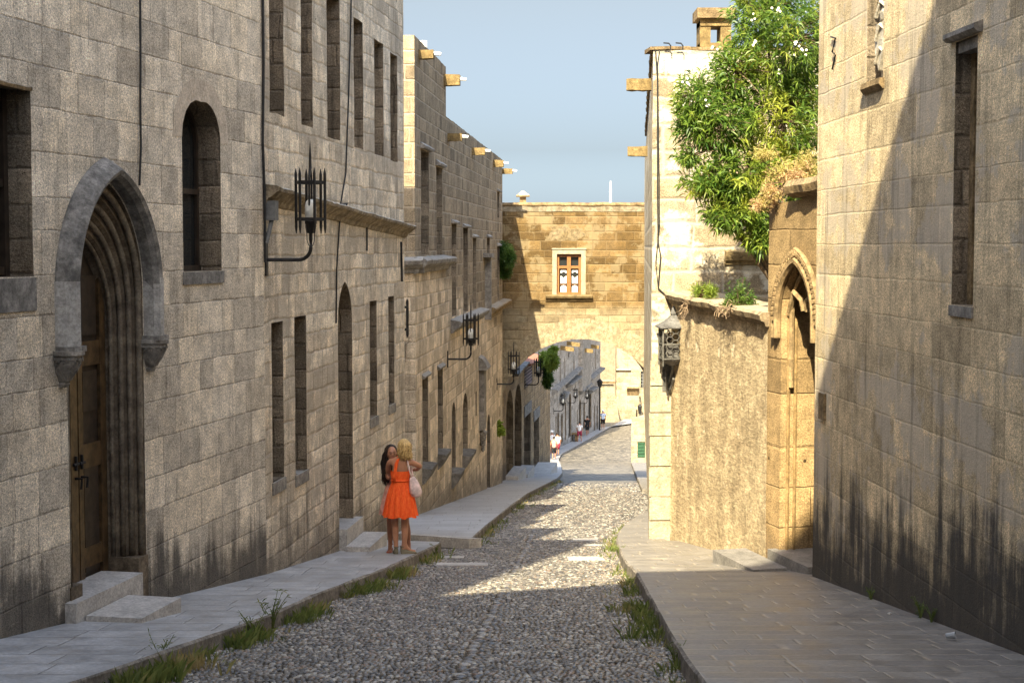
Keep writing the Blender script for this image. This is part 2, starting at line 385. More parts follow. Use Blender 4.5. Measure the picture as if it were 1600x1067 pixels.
m_rev = ashlar('shade_tinted_reveal', (.27, .215, .15), (.17, .135, .095), (.13, .10, .07), (.10, .08, .06), w=.5, h=.33, mw=.012, mstr=.5, pit=1.2, streak=.5, grime=.3, gh=.5, seed=131.5, bumpd=.04)  # recess shade put into the stone colour of the opening reveals
# streaked rough render
def plaster():
    n = NB('rough_render'); U = n.uv(); x, y, _ = n.sep(U); P = n.xyz(x, y)
    PV = n.xyz(n.M('MULTIPLY', x, .42), n.M('MULTIPLY', y, 1.0))
    a = n.noise(PV, 5.5, 9, .76); b = n.noise(PV, 24, 6, .75); big = n.noise(P, .9, 5, .65)
    st = n.noise(n.xyz(n.M('MULTIPLY', x, 2.5), n.M('MULTIPLY', y, 1.0)), 1, 5, .7)
    c = n.mix(n.sm(big, .35, .68), (.66, .515, .315), (.54, .41, .245))
    c = n.mix(n.sm(a, .46, .60), n.mix(.4, c, (.26, .195, .12)), n.mix(.45, c, (.62, .5, .32)))
    c = n.mul(c, n.M('MULTIPLY', n.sm(b, .3, .7, .55, 1.35), n.sm(st, .3, .68, 1.15, .68)))
    ch = n.sm(n.noise(P, 2.4, 4, .6), .63, .7); c = n.mix(ch, c, (.62, .52, .37))
    n.bump(n.M('ADD', n.M('MULTIPLY', a, 1.0), n.M('ADD', n.M('MULTIPLY', b, .6), n.M('MULTIPLY', ch, -.35))), .04)
    return n.done(c, .95, .1)
m_r3 = plaster()
m_trim = stone('grey_trim', (.34, .31, .265), (.21, .19, .165), top=(.33, .31, .275))
m_trim2 = stone('ochre_trim', (.34, .24, .125), (.21, .145, .075), dark=.5, bumpd=.03, top=(.34, .29, .22))
m_sill = stone('sill_stone', (.24, .22, .19), (.15, .135, .115))
m_hood = stone('hood_stone', (.31, .29, .26), (.17, .16, .145), dark=.45, bumpd=.012)
m_jamb = stone('jamb_stone', (.24, .185, .125), (.11, .085, .06), dark=.4, bumpd=.012)
m_step = stone('step_stone', (.50, .47, .43), (.39, .365, .335), dark=.15, bumpd=.008, rough=.6, spec=.4)
m_spout = stone('spout_stone', (.26, .185, .08), (.19, .13, .055), dark=.4)
m_carve = stone('carved_marble', (.66, .60, .50), (.5, .44, .34), dark=.3)
m_dusty = plain('dusty_iron', (.09, .085, .075), .6, .4, 0, .5)
m_iron = plain('wrought_iron', (.016, .015, .015), .55, .4, .3, .4)
m_cable = plain('black_cable', (.02, .02, .02), .6, .3)
m_frost = plain('frosted_glass', (.62, .62, .58), .35, .5, 0, .05)
m_wood = plain('golden_wood', (.075, .045, .02), .45, .4, 0, .5, 9)
m_woodd = plain('dark_wood', (.035, .024, .016), .5, .4, 0, .4, 9)
m_woodw = plain('window_wood', (.24, .10, .03), .5, .4, 0, .25, 20)
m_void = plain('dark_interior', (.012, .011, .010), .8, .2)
m_white = plain('white_plastic', (.75, .74, .70), .5, .4, 0, .08)
m_cloth = plain('white_curtain', (.80, .79, .75), .8, .2, 0, .1)
m_stepd = stone('grey_step', (.24, .22, .20), (.16, .15, .135), dark=.2, bumpd=.008, rough=.6, spec=.4)
m_green = plain('green_paint', (.02, .07, .032), .5, .4)
m_tile = plain('terracotta', (.30, .13, .08), .8, .2, 0, .3)
m_shut = plain('weathered_louvre', (.17, .13, .13), .8, .2, 0, .3, 20)
m_plast = plain('clear_plastic', (.34, .36, .38), .2, .6)
m_board = plain('grey_box', (.13, .13, .125), .6, .3)
n_ = NB('window_glass'); n_.done(n_.mix(n_.noise(n_.obj(), 3), (.012, .014, .015), (.03, .032, .032)), .08, .5); m_glass = n_.m
# ground materials
def cobble_mat():
    n = NB('pebble'); r = n.rand(); P = n.obj(); f = n.noise(P, 60, 4, .6)
    c = n.mix(n.sm(r, 0, 1), (.06, .056, .052), (.225, .20, .17))
    c = n.mix(n.sm(r, .86, .9), c, (.36, .33, .28)); c = n.mix(n.sm(n.white(w=n.M('MULTIPLY', r, 91), dim='1D'), .93, .96), c, (.22, .16, .12))
    c = n.mul(c, n.sm(f, .3, .7, .75, 1.2)); n.bump(f, .004)
    return n.done(c, n.sm(n.noise(P, 9), .35, .65, .20, .42), .6)
m_peb = cobble_mat()
def roadmat():
    n = NB('cobbled_road'); P = n.obj(); x, y, z = n.sep(P)
    V = n.xyz(n.M('MULTIPLY', x, .9), n.M('MULTIPLY', y, .55)); 
    d = n.voro(V, 4.2, 'F1'); cc = n.voro(V, 4.2, 'F1', 1); cr = n.sep(cc)[0]; ed = n.voro(V, 4.2, 'DISTANCE_TO_EDGE')
    big = n.noise(P, .7, 4, .6)
    c = n.mix(cr, (.05, .046, .04), (.25, .215, .165)); c = n.mul(c, n.sm(big, .3, .7, .8, 1.2))
    c = n.mix(n.sm(ed, .0, .09, 1, 0), c, (.10, .085, .065))
    n.bump(n.sm(d, .0, .5, 1, 0), .03)
    return n.done(c, .5, .4)
m_road = roadmat()
def dirt():
    n = NB('gritty_joint'); P = n.obj(); a = n.noise(P, 30, 5, .7); b = n.noise(P, 2, 4, .6)
    c = n.mix(n.sm(a, .35, .65), (.05, .043, .034), (.13, .11, .085)); c = n.mul(c, n.sm(b, .3, .7, .7, 1.2)); n.bump(a, .01)
    return n.done(c, .95, .1)
m_dirt = dirt()
def paving(name, ca, cb, w, h, joint, rough, jr=.5, ang=0.0, mw=.006):
    n = NB(name); P = n.obj(); x, y, z = n.sep(P)
    ca_, sa_ = math.cos(ang), math.sin(ang)
    x2 = n.M('ADD', n.M('MULTIPLY', x, ca_), n.M('MULTIPLY', y, sa_)); y2 = n.M('ADD', n.M('MULTIPLY', x, -sa_), n.M('MULTIPLY', y, ca_))
    wn = n.noise(P, 3, 3, .6, col=True); a, b, _ = n.sep(wn)
    x2 = n.M('MULTIPLY_ADD', a, .02, x2); y2 = n.M('MULTIPLY_ADD', b, .02, y2)
    v = n.M('DIVIDE', y2, h); row = n.M('FLOOR', v); fv = n.M('FRACT', v)
    un = n.noise(None, .8, 1, .5, dim='1D', w=n.M('MULTIPLY_ADD', row, 17.31, n.M('DIVIDE', x2, w)))
    u = n.M('ADD', n.M('DIVIDE', x2, w), n.M('ADD', n.M('MULTIPLY', n.white(w=row, dim='1D'), 7.7), un)); fu = n.M('FRACT', u); col = n.M('FLOOR', u)
    e = n.M('MINIMUM', n.M('MULTIPLY', n.M('MINIMUM', fu, n.M('SUBTRACT', 1.0, fu)), w), n.M('MULTIPLY', n.M('MINIMUM', fv, n.M('SUBTRACT', 1.0, fv)), h))
    cell = n.white(v=n.xyz(col, row)); f = n.noise(P, 26, 6, .7); m = n.noise(P, 3.5, 5, .65)
    c = n.mix(cell, ca, cb); c = n.mul(c, n.M('MULTIPLY', n.sm(f, .3, .7, .8, 1.2), n.sm(m, .3, .7, .75, 1.15)))
    mk = n.M('MULTIPLY', n.M('SUBTRACT', 1.0, n.sm(e, mw*.3, mw*1.4)), n.sm(n.noise(P, 6), .35, .6, .35, 1))
    c = n.mix(mk, c, joint)
    n.bump(n.M('ADD', n.M('MULTIPLY', n.sm(e, 0, mw*2.5), .6), n.M('ADD', n.M('MULTIPLY', f, .2), n.M('ADD', n.M('MULTIPLY', m, .3), n.M('MULTIPLY', cell, .3)))), .012)
    return n.done(c, n.sm(m, .3, .7, rough, rough+.2), .45)
m_pavL = paving('slab_paving', (.40, .40, .40), (.31, .31, .31), .8, .5, (.12, .11, .10), .36)
m_pavR = paving('brick_paving', (.215, .195, .17), (.165, .15, .135), .58, .30, (.34, .285, .22), .38, mw=.012)
m_kerb = stone('kerb_stone', (.33, .29, .24), (.20, .175, .145), dark=.5, bumpd=.02, rough=.8)
m_terr = stone('dry_earth', (.30, .25, .18), (.20, .17, .12), dark=.3, sc=.2)
m_leaf = leafmat('oleander_leaf', (.04, .10, .015), (.17, .25, .035), (.30, .32, .04))
m_leafd = leafmat('bush_leaf', (.03, .075, .012), (.07, .13, .02), (.12, .19, .03))
m_leafy = leafmat('yellow_green_leaf', (.16, .24, .03), (.30, .36, .06))
m_grass = leafmat('grass_blade', (.07, .11, .02), (.20, .22, .06), (.36, .28, .12), rough=.6)
m_dry = leafmat('dry_leaf', (.50, .38, .16), (.34, .33, .08), (.50, .32, .18), .25, .7)
m_twig = plain('bark', (.12, .085, .055), .9, .2, 0, .4, 20)
m_flower = plain('white_petal', (.8, .78, .70), .6, .3, 0, .1)
# ---------------------------------------------------------------- world, sun, camera
SV = Vector((.258, 1, -.96)).normalized()          # direction the light travels
elev = math.asin(-SV.z); azi = math.atan2(-SV.x, -SV.y)
w = bpy.data.worlds.new('World'); scene.world = w; w.use_nodes = True
sky = w.node_tree.nodes.new('ShaderNodeTexSky'); sky.sky_type = 'NISHITA'; sky.sun_disc = False
sky.sun_elevation = elev; sky.sun_rotation = azi; sky.altitude = 30; sky.air_density = 1.0; sky.dust_density = 2.2; sky.ozone_density = 1.2
bg = w.node_tree.nodes['Background']; w.node_tree.links.new(sky.outputs[0], bg.inputs[0]); bg.inputs[1].default_value = .15
wt = w.node_tree; tc = wt.nodes.new('ShaderNodeTexCoord'); sx_ = wt.nodes.new('ShaderNodeSeparateXYZ'); wt.links.new(tc.outputs['Generated'], sx_.inputs[0])
hs_ = wt.nodes.new('ShaderNodeHueSaturation'); hs_.inputs['Saturation'].default_value = .9; wt.links.new(sky.outputs[0], hs_.inputs['Color'])
def zmix(a, b, z0, z1):          # sky multiplier by elevation; overhead sky brightened to add fill in the shade
    m = wt.nodes.new('ShaderNodeMapRange'); wt.links.new(sx_.outputs[2], m.inputs[0]); m.inputs[1].default_value = z0; m.inputs[2].default_value = z1
    n = wt.nodes.new('ShaderNodeMix'); n.data_type = 'VECTOR'; wt.links.new(m.outputs[0], n.inputs[0])
    for i, v in ((4, a), (5, b)):
        if isinstance(v, tuple): n.inputs[i].default_value = v
        else: wt.links.new(v, n.inputs[i])
    return n.outputs[1]
tm = wt.nodes.new('ShaderNodeVectorMath'); tm.operation = 'MULTIPLY'; wt.links.new(hs_.outputs[0], tm.inputs[0])
wt.links.new(zmix(zmix(zmix((1.35, 1.62, 2.15), (.90, .95, 1.12), .012, .062), (1.12, 1.0, .91), .06, .16), (4.3, 4.3, 4.1), .19, .55), tm.inputs[1]); wt.links.new(tm.outputs[0], bg.inputs[0])
sun = bpy.data.lights.new('sun', 'SUN'); sun.energy = 17; sun.angle = R(.35); sun.color = (1, .89, .63)
so = bpy.data.objects.new('sun', sun); COL.objects.link(so); so.rotation_euler = SV.to_track_quat('-Z', 'Y').to_euler(); so.location = (-20, -40, 40)
cam = bpy.data.cameras.new('camera'); co = bpy.data.objects.new('camera', cam); COL.objects.link(co); scene.camera = co
cam.lens = 54; cam.sensor_width = 36; cam.clip_end = 3000; cam.clip_start = .1; co.rotation_euler = (math.pi/2-PIT, 0, 0)
scene.view_settings.view_transform = 'Standard'; scene.view_settings.look = 'None'; scene.view_settings.exposure = 0
scene.render.engine = 'CYCLES'
# ---------------------------------------------------------------- ground
def interp(tab, Y):
    if Y <= tab[0][0]:
        a, b = tab[0], tab[1]
    elif Y >= tab[-1][0]: a, b = tab[-2], tab[-1]
    else:
        i = next(i for i in range(len(tab)-1) if tab[i+1][0] >= Y); a, b = tab[i], tab[i+1]
    return a[1]+(b[1]-a[1])*(Y-a[0])/(b[0]-a[0])
def pxt(*pts): 
    o = []
    for x, y in pts:
        g = gpt(x, y); o.append((g.y, g.x))
    return o
KL1 = [(-4, -6.0), (8, -3.65)]+pxt((200, 1036), (419, 961), (494, 927), (600, 888), (690, 849))
KL2 = pxt((735, 843), (760, 820), (800, 788), (825, 770), (855, 755), (872, 746), (879, 738), (877, 727), (873, 718), (877, 709), (900, 697), (930, 680), (971, 657))
KR1 = [(-4, 1.35)]+pxt((1100, 1067), (1044, 986), (997, 897), (975, 874), (963, 845), (966, 830), (976, 818), (988, 810), (1004, 799), (1012, 794))
KL1[-1] = (24.9, -1.12)
def roadL(Y):
    if Y < 24.9: return interp(KL1, Y)
    if Y < KL2[0][0]: return -2.05
    return interp(KL2, Y)
def roadR(Y):
    if Y < KR1[-1][0]: return interp(KR1, Y)
    return 2.33+(4.93-2.33)*(Y-25.6)/(57.5-25.6)
def ground_sheet():
    bm = bmesh.new(); Ys = [-60, -30, -15, -8]+list(np.arange(-4, 60, 1.0))+list(range(60, 190, 5))+[220, 300, 500, 900, 1600]
    Xs = [-800, -300, -100, -40, -20, -12]+list(np.arange(-8, 16, 1.0))+[20, 30, 60, 150, 400, 900]
    g = [[bm.verts.new((x, y, (zr(max(y, -8))-(0 if y < 185 else 0))-.012)) for x in Xs] for y in Ys]
    for a in range(len(Ys)-1):
        for b in range(len(Xs)-1): bm.faces.new((g[a][b], g[a][b+1], g[a+1][b+1], g[a+1][b]))
    return bm
O('ground', ground_sheet(), m_terr, kind='structure')
def strip(name, Ys, fl, fr, off, mat, nx=1):
    bm = bmesh.new(); rows = []
    for Y in Ys:
        a, b = fl(Y), fr(Y); rows.append([bm.verts.new((a+(b-a)*k/nx, Y, zr(Y)+off)) for k in range(nx+1)])
    for A, B in zip(rows, rows[1:]):
        for k in range(nx): bm.faces.new((A[k], A[k+1], B[k+1], B[k]))
    return O(name, bm, mat, kind='structure')
YE = 60
strip('road_bedding', list(np.arange(-6, YE+.1, .5)), lambda Y: roadL(Y)-.6, lambda Y: roadR(Y)+.5, -.002, m_dirt)
strip('cobbled_road', list(np.arange(YE-1.0, 64, 1))+list(range(64, 186, 4)), lambda Y: roadL(Y)-.6, lambda Y: roadR(Y)+8*(Y > 64)+.5, .010, m_road)
# real pebbles set in the bedding
def pebbles():
    T = []
    for rr_, hh in ((1, -.6), (.94, .45), (.66, .88)):
        for k in range(6): T.append((rr_*math.cos(k*math.pi/3), rr_*math.sin(k*math.pi/3), hh))
    T.append((0, 0, 1)); T = np.array(T)
    Fq = []
    for r_ in range(2):
        for k in range(6): Fq.append((r_*6+k, r_*6+(k+1) % 6, r_*6+6+(k+1) % 6, r_*6+6+k))
    for k in (0, 2, 4): Fq.append((12+k, 12+(k+1) % 6, 12+(k+2) % 6, 18))
    Fq = np.array(Fq)
    C = []; Y = 8.6
    while Y < YE:
        s = 1+max(0, (Y-20)/30); sy = .070*s; sx = .044*s
        x = roadL(Y)-.03+random.random()*sx; xr = roadR(Y)+.03
        mid = -.45+.046*(Y-10.8)
        while x < xr:
            sw = sx*random.uniform(.8, 1.5)
            if mid-.10 < x < mid-.02: x += .014; sw = .10*s
            elif mid < x < mid+.10: sw = sw*1.25
            yy = Y+random.gauss(0, sy*.16)+.05*math.sin(x*2.1+Y*.7)
            rut = 0
            C.append((x+sw/2, yy, sw*.56, sy*random.uniform(.50, .62), random.uniform(-.3, .3), random.uniform(.014, .021)*s, rut)); x += sw
        Y += sy
    C = np.array(C); C = C[RNG.random(len(C)) > .02]; n = len(C)
    V = np.zeros((n, 19, 3)); ca, sa = np.cos(C[:, 4]), np.sin(C[:, 4])
    jit = 1+RNG.normal(0, .09, (n, 19))
    X = T[None, :, 0]*C[:, 2, None]*jit; Yv = T[None, :, 1]*C[:, 3, None]*jit
    V[:, :, 0] = C[:, 0, None]+X*ca[:, None]-Yv*sa[:, None]; V[:, :, 1] = C[:, 1, None]+X*sa[:, None]+Yv*ca[:, None]
    tilt = RNG.normal(0, .09, (n, 2))
    V[:, :, 2] = -1.91-SL*V[:, :, 1]+T[None, :, 2]*C[:, 5, None]+X*tilt[:, :1]+Yv*tilt[:, 1:]
    Fa = (Fq[None]+19*np.arange(n)[:, None, None]).reshape(-1, 4)
    MO('cobblestones', V.reshape(-1, 3), Fa, m_peb, smooth=True, kind='stuff', label='grey rounded cobblestones paving the sloping street', cat='cobblestones')
pebbles()
# pavements (raised, with kerb faces)
def pavement(name, stations, mat, endcap=True, kw=.17, mk=None):
    """stations: (Yin, Xin, Yout, Xout)"""
    bm = bmesh.new(); T = []
    for i, (yi, xi, yo, xo) in enumerate(stations):
        s = 1 if xo > xi else -1
        j = random.uniform(-.012, .012)
        a = Vector((xi, yi, zs(yi))); b = Vector((xo-s*.02, yo, zs(yo)+j*.5)); c = Vector((xo+j, yo, zs(yo)-.02)); d = Vector((xo+s*.015+j, yo, zs(yo)-.35))
        T.append([bm.verts.new(p) for p in (a, b, c, d)])
    for A, B in zip(T, T[1:]):
        for k in range(3):
            f = bm.faces.new((A[k], A[k+1], B[k+1], B[k])); f.material_index = 0 if k == 0 else 1
    if endcap:
        for E in (T[0], T[-1]):
            lo = bm.verts.new(E[0].co+Vector((0, 0, -.4))); f = bm.faces.new((E[0], E[1], E[2], E[3], lo)); f.material_index = 1
    bmesh.ops.recalc_face_normals(bm, faces=bm.faces)
    return O(name, bm, [mat, mk or m_kerb], kind='structure')
def wallL(Y):
    if Y < 18.98: return -7.1+.2125*Y
    if Y < 28: return -3.067+(Y-18.98)*.1227
    return -1.9
st = []
for Y in np.arange(-4, 24.6, .4): st.append((Y, wallL(Y)-.15, Y, interp(KL1, Y)))
st.append((24.75, wallL(24.75)-.15, 24.75, -1.16)); st.append((25.4, wallL(25.4)-.15, 24.9, -1.30))
pavement('pavement_left', st, m_pavL)
WB = dict(P=(-2.08, 33.0), Q=(-.35, 56.0)); sB = (WB['Q'][0]-WB['P'][0])/(WB['Q'][1]-WB['P'][1])
def wall3(Y):
    if Y < 56: return WB['P'][0]+sB*(Y-33)
    if Y < 78: return -.36+.1155*(Y-58)
    if Y < 100: return 1.95+(Y-78)*.03
    return max(1.95+22*.03, 3.77+.16*(Y-124)) if Y < 157 else 9.06+(Y-157)*.4
st = [(27.0, -2.15, 25.5, -.72)]
for Y in list(np.arange(26, 60, .5))+list(np.arange(60, 180, 1.5)):
    yi = max(Y, 27.0+(Y-25.5)*.8) if Y < 40 else Y
    st.append((yi, wall3(yi)-.2, Y, interp(KL2, Y)))
pavement('pavement_left_lower', st, m_pavL)
bm = bmesh.new(); ia, ob = Vector((-2.2, 27.08, 0)), Vector((-.70, 25.46, 0)); dv = (ob-ia).normalized(); nv = Vector((-dv.y, dv.x, 0)); nv = nv if nv.y < 0 else -nv
for k in range(3):
    a_, b_ = ia.lerp(ob, k/3+.004), ia.lerp(ob, (k+1)/3-.004); P = []
    for zz in (-.45, .006):
        for q in (a_, b_, b_-nv*.28, a_-nv*.28):
            P.append(Vector((q.x, q.y, zs(q.y)+zz))+nv*.02)
    hexa(bm, P)
O('pavement_end_kerb', bm, m_step, bevel=.012, kind='structure')
def wallR(Y): return 3.70+.05*(18.7-Y) if Y < 18.7 else (3.9 if Y < 20.5 else 3.42-.145*(Y-20.5))
st = []
for Y in np.arange(-4, 25.2, .4): st.append((Y, wallR(Y)+.35, Y, interp(KR1, Y)))
for Y in np.arange(25.2, 34.5, .4):
    st.append((Y, roadR(Y) if False else (2.33+(4.93-2.33)*(Y-25.6)/31.9)+.25, Y, min(interp(KR1, Y), (2.33+(4.93-2.33)*(Y-25.6)/31.9)+.1)))
pavement('pavement_right', st, m_pavR)
g1, g2, g3, g4 = gpt(1003, 764), gpt(986, 722), gpt(1040, 722), gpt(1040, 764)
st = [(g1.y+(g2.y-g1.y)*t, 14, g1.y+(g2.y-g1.y)*t, g1.x+(g2.x-g1.x)*t) for t in np.linspace(0, 1, 12)]
pavement('pavement_right_lower', st, m_pavR)
# pale cross slabs let into the cobbles
for x, y, wd, dp in ((722, 881, .75, .22), (915, 872, .55, .3), (915, 843, .45, .3), (930, 851, .4, .12), (845, 770, .8, .3), (700, 870, .5, .14)):
    p = gpt(x, y, -.15); bm = bmesh.new(); box(bm, (p.x, p.y, p.z-.03), (wd, dp*2.2, .07), Matrix.Rotation(-math.atan(SL), 3, 'X'))
    tag(O('drain_slab', bm, m_step, bevel=.01, kind='structure'))
# ---------------------------------------------------------------- building left 1
def base(Fc, u): p = Fc.W(u, Fc.g(u)); return p
f1 = Facade((-7.1+.2125*-3, -3), (-3.067, 18.98), (0, 10))
B1 = empty('stone_house', base(f1, 17), 'grey ashlar house nearest on the left with the big pointed doorway', 'building', 'medieval stone houses along the street')
ua = f1.px(-70, 285)[0]; a0, a1, az0, az1 = f1.rect(-70, 50, 140, 432, xt=50, depth=.30)
l0 = f1.px(285, 300)[0]; l1 = f1.px(345, 300)[0]; lz0 = f1.px(315, 424)[1]; lzs = f1.px(345, 225)[1]; lap = f1.px(315, 160)[1]
lR = arch_R((l1-l0)/2, lap-lzs); f1.hole(arch_path(l0, l1, lz0, lzs, lR), .32)
d0 = f1.px(107, 700)[0]; d1 = f1.px(226, 700)[0]; dzb = f1.px(165, 905)[1]-.35; dzs = f1.px(226, 452)[1]; dap = f1.px(172, 282)[1]
dR = arch_R((d1-d0)/2, dap-dzs); f1.hole(arch_path(d0, d1, dzb, dzs, dR), .1, reveal=False)
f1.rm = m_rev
f1.wall('wall', [(f1.L, 8.0), (0, 8.0)], m_b1, B1, (-6, 2.0))
# far-left window
wn = f1.panel('window', [(a0, az0), (a1, az0), (a1, az1), (a0, az1)], -.29, m_glass, B1)
bm = bmesh.new()
for u in (a1-.05, a1-.55, a0+.05): f1.fbox(bm, u-.035, u+.035, az0, az1, -.285, -.22)
for z in (az0+.05, (az0+az1)/2, az1-.05): f1.fbox(bm, a0+.1, a1-.1, z-.035, z+.035, -.28, -.225)
O('frame', bm, m_woodd, wn, bevel=.006)
bm = bmesh.new(); f1.fbox(bm, a0-.05, a1+.02, az0-.30, az0-.01, -.1, .015); O('sill', bm, m_hood, wn, bevel=.012)
bm = bmesh.new(); f1.ledge(bm, a0-.1, az1+.03, a1+.02, az1+.01, [(-.02, -.03), (.015, -.03), (.02, .0), (-.02, .03)], .1); O('lintel', bm, m_trim2, wn)
# lancet window
wn = f1.panel('window', arch_path(l0-.01, l1+.01, lz0-.01, lzs, lR+.01), -.31, m_glass, B1)
bm = bmesh.new()
f1.sweep(bm, None, [(arch_path(l0, l1, lz0, lzs, lR, k), d) for k, d in ((0, -.305), (0, -.27), (.05, -.27), (.05, -.305))])
zm = lz0+(lzs-lz0)*.62
f1.fbox(bm, l0, l1, zm-.03, zm+.03, -.305, -.26); f1.fbox(bm, l0, l1, lz0, lz0+.06, -.305, -.25); f1.fbox(bm, (l0+l1)/2-.012, (l0+l1)/2+.012, lz0, lap-.1, -.305, -.28)
O('frame', bm, m_woodd, wn)
bm = bmesh.new(); f1.fbox(bm, l0-.02, l1+.03, lz0-.14, lz0-.005, -.35, .02); O('sill', bm, m_hood, wn, bevel=.012)
# voussoir ring, 3 mm proud
bm = bmesh.new(); kk = -.24
ri = arch_path(l0, l1, lzs, lzs, lR, 0, 5); ro = arch_path(l0, l1, lzs, lzs, lR, kk, 5)
for i in range(1, len(ri)-2):
    P = [f1.W(*ri[i], .004), f1.W(*ri[i+1], .004), f1.W(*ro[i+1], .004), f1.W(*ro[i], .004)]
    c = sum(P, Vector())/4; P = [c+(p-c)*.975 for p in P]
    bm.faces.new([bm.verts.new(p) for p in P])
O('window_arch', bm, stone('pale_voussoir', (.58, .49, .38), (.48, .40, .31), dark=.15), B1)
# portal: moulded orders, door leaves, hood mould with corbels
dr = f1.panel('door', arch_path(d0, d1, dzb, dzs-.36, dR, .2), -.36, m_woodd, B1)
u0, u1 = d0+.2, d1-.2; um = (u0+u1)/2
bm = bmesh.new()
for a, b in ((u0, u0+.13), (um-.15, um-.012), (um+.012, um+.10), (u1-.12, u1)): f1.fbox(bm, a, b, dzb+.05, dzs+.25, -.355, -.32)
for zc, hh in ((dzb+.5, .10), (dzs-.62, .12), (dzb+(dzs-dzb)*.48, .12)):
    f1.fbox(bm, u0+.005, um-.015, zc-hh, zc+hh, -.354, -.325); f1.fbox(bm, um+.015, u1-.005, zc-hh, zc+hh, -.354, -.325)
O('door_leaf', bm, m_wood, dr, bevel=.008)
bm = bmesh.new()
for a, b in ((u0+.2, um-.2), (um+.14, u1-.16)):
    for z0, z1 in ((dzb+.35, dzb+(dzs-dzb)*.55-.22), (dzb+(dzs-dzb)*.55+.22, dzs-.8), (dzs-.44, dzs+.15)):
        bm = bmesh.new(); f1.fbox(bm, a, b, z0, z1, -.352, -.335); O('door_panel', bm, m_woodd, dr, bevel=.01)
bm = bmesh.new(); hz = dzb+(dzs-dzb)*.42
for uu in (um-.07, um+.05):
    tube(bm, [f1.W(uu, hz, -.32), f1.W(uu, hz, -.25), f1.W(uu-.02, hz-.10, -.25)], .014); tube(bm, [f1.W(uu-.05, hz+.14, -.31), f1.W(uu+.05, hz+.14, -.31)], .016); tube(bm, [f1.W(uu, hz+.08, -.31), f1.W(uu, hz+.22, -.31)], .016)
O('handle', bm, m_iron, dr)
bm = bmesh.new()
prof = [(0, -.02), (0, -.05), (.02, -.07), (.045, -.075), (.06, -.06), (.065, -.10), (.075, -.145), (.10, -.15), (.115, -.135), (.125, -.17), (.13, -.2), (.15, -.22), (.17, -.21), (.18, -.24), (.185, -.30), (.20, -.36), (.20, -.40)]
f1.sweep(bm, None, [(arch_path(d0, d1, dzb, dzs-k*1.8, dR, k, 18), d) for k, d in [(0, .0)]+prof])
for a, b in ((d0-.02, d0+.20), (d1-.20, d1+.02)): f1.fbox(bm, a, b, dzb-.1, dzb+.42, -.33, .012)
O('door_surround', bm, m_jamb, B1, smooth=False)
bm = bmesh.new()
for k_, dd_, rr_ in ((.03, -.035, .034), (.085, -.115, .030), (.14, -.185, .028), (.185, -.27, .024)):
    tube(bm, [f1.W(p_[0], p_[1], dd_) for p_ in arch_path(d0, d1, dzb+.42, dzs-k_*1.8, dR, k_, 18)], rr_, 8)
O('arch_moulding', bm, stone('moulding_stone', (.30, .25, .18), (.15, .12, .09), dark=.4, bumpd=.01), B1, smooth=True)
bm = bmesh.new(); hb = f1.px(250, 527)[1]
hp = [(-.02, 0), (-.02, .11), (-.05, .17), (-.09, .19), (-.12, .165), (-.135, .13), (-.17, .09), (-.205, .02), (-.205, 0)]
f1.sweep(bm, None, [(arch_path(d0, d1, hb, dzs, dR, k, 18), d) for k, d in hp])
f1.fbox(bm, d0-.21, d0+.02, hb-.01, hb+.04, 0, .19); f1.fbox(bm, d1-.02, d1+.21, hb-.01, hb+.04, 0, .19)
O('hood_mould', bm, m_hood, B1)
for sgn in (0, 1):
    bm = bmesh.new(); q_ = (lambda k: d0+k) if sgn == 0 else (lambda k: d1-k)
    f1.sweep(bm, None, [([(q_(k), hb), (q_(k), dzs+.12)], d+(.004 if d > 0 else 0)) for k, d in [(-.016, 0)]+hp[1:-1]+[(-.209, 0)]]); O('hood_arm', bm, stone('pale_hood', (.44, .42, .385), (.34, .32, .29), dark=.2, bumpd=.01), B1)
for uc in (d0-.11, d1+.11):
    bm = bmesh.new(); rings = []
    for i, (q, dz) in enumerate(((1.08, 0), (1.1, -.05), (1.0, -.06), (1.02, -.10), (.94, -.115), (.9, -.16), (.72, -.25), (.42, -.34), (.36, -.36), (.40, -.38), (.3, -.42))):
        wd, pd = .135*q, .20*q
        rings.append([f1.W(uc+wd*math.cos(a), hb+dz*.8, max(0, pd*math.sin(a)**.6 if 0 < a < math.pi else 0)+.0) for a in [math.pi*k/14 for k in range(15)]])
    loft(bm, rings)
    for k in range(9):
        a = math.pi*(k+.5)/9; tube(bm, [f1.W(uc+.13*math.cos(a), hb-.10, .19*math.sin(a)), f1.W(uc+.10*math.cos(a+.25), hb-.18, .15*math.sin(a+.2)), f1.W(uc+.045*math.cos(a+.4), hb-.27, .08)], .014, 5)
    for k in range(16):
        a = math.pi*k/15; zz = -.085 if k % 2 else -.105
        box(bm, f1.W(uc+.136*math.cos(a), hb+zz*.8, .192*math.sin(a)+.004), (.024, .024, .024))
    O('corbel', bm, m_trim, B1)
# steps
def steps(F_, name, label, lst, mat=m_step, group='stone doorsteps beside the house doors'):
    u0, u1, d0_, d1_, zt = lst[0]
    E = empty('doorstep', F_.W(u0, F_.g(u0), .1), label, 'doorstep', group)
    for i, (u0, u1, da, db, zt) in enumerate(lst):
        z0_, z1_ = zt if isinstance(zt, tuple) else (zt, zt)
        bm = bmesh.new(); F_.fbox2(bm, u0, u1, min(F_.g(u0), F_.g(u1))-.5, z0_, z1_, da, db); O('step', bm, mat, E, bevel=.015)
    return E
e0 = f1.px(104, 930)[0]; e1 = f1.px(222, 900, .3)[0]
steps(f1, 's', 'two low pale stone steps below the tall pointed doorway', [(d0-.12, f1.px(222, 905, .1)[0], -.34, .11, f1.px(222, 894, .1)[1]), (d0+.05, f1.px(283, 940, .68)[0], .12, .68, f1.px(283, 933, .68)[1])])
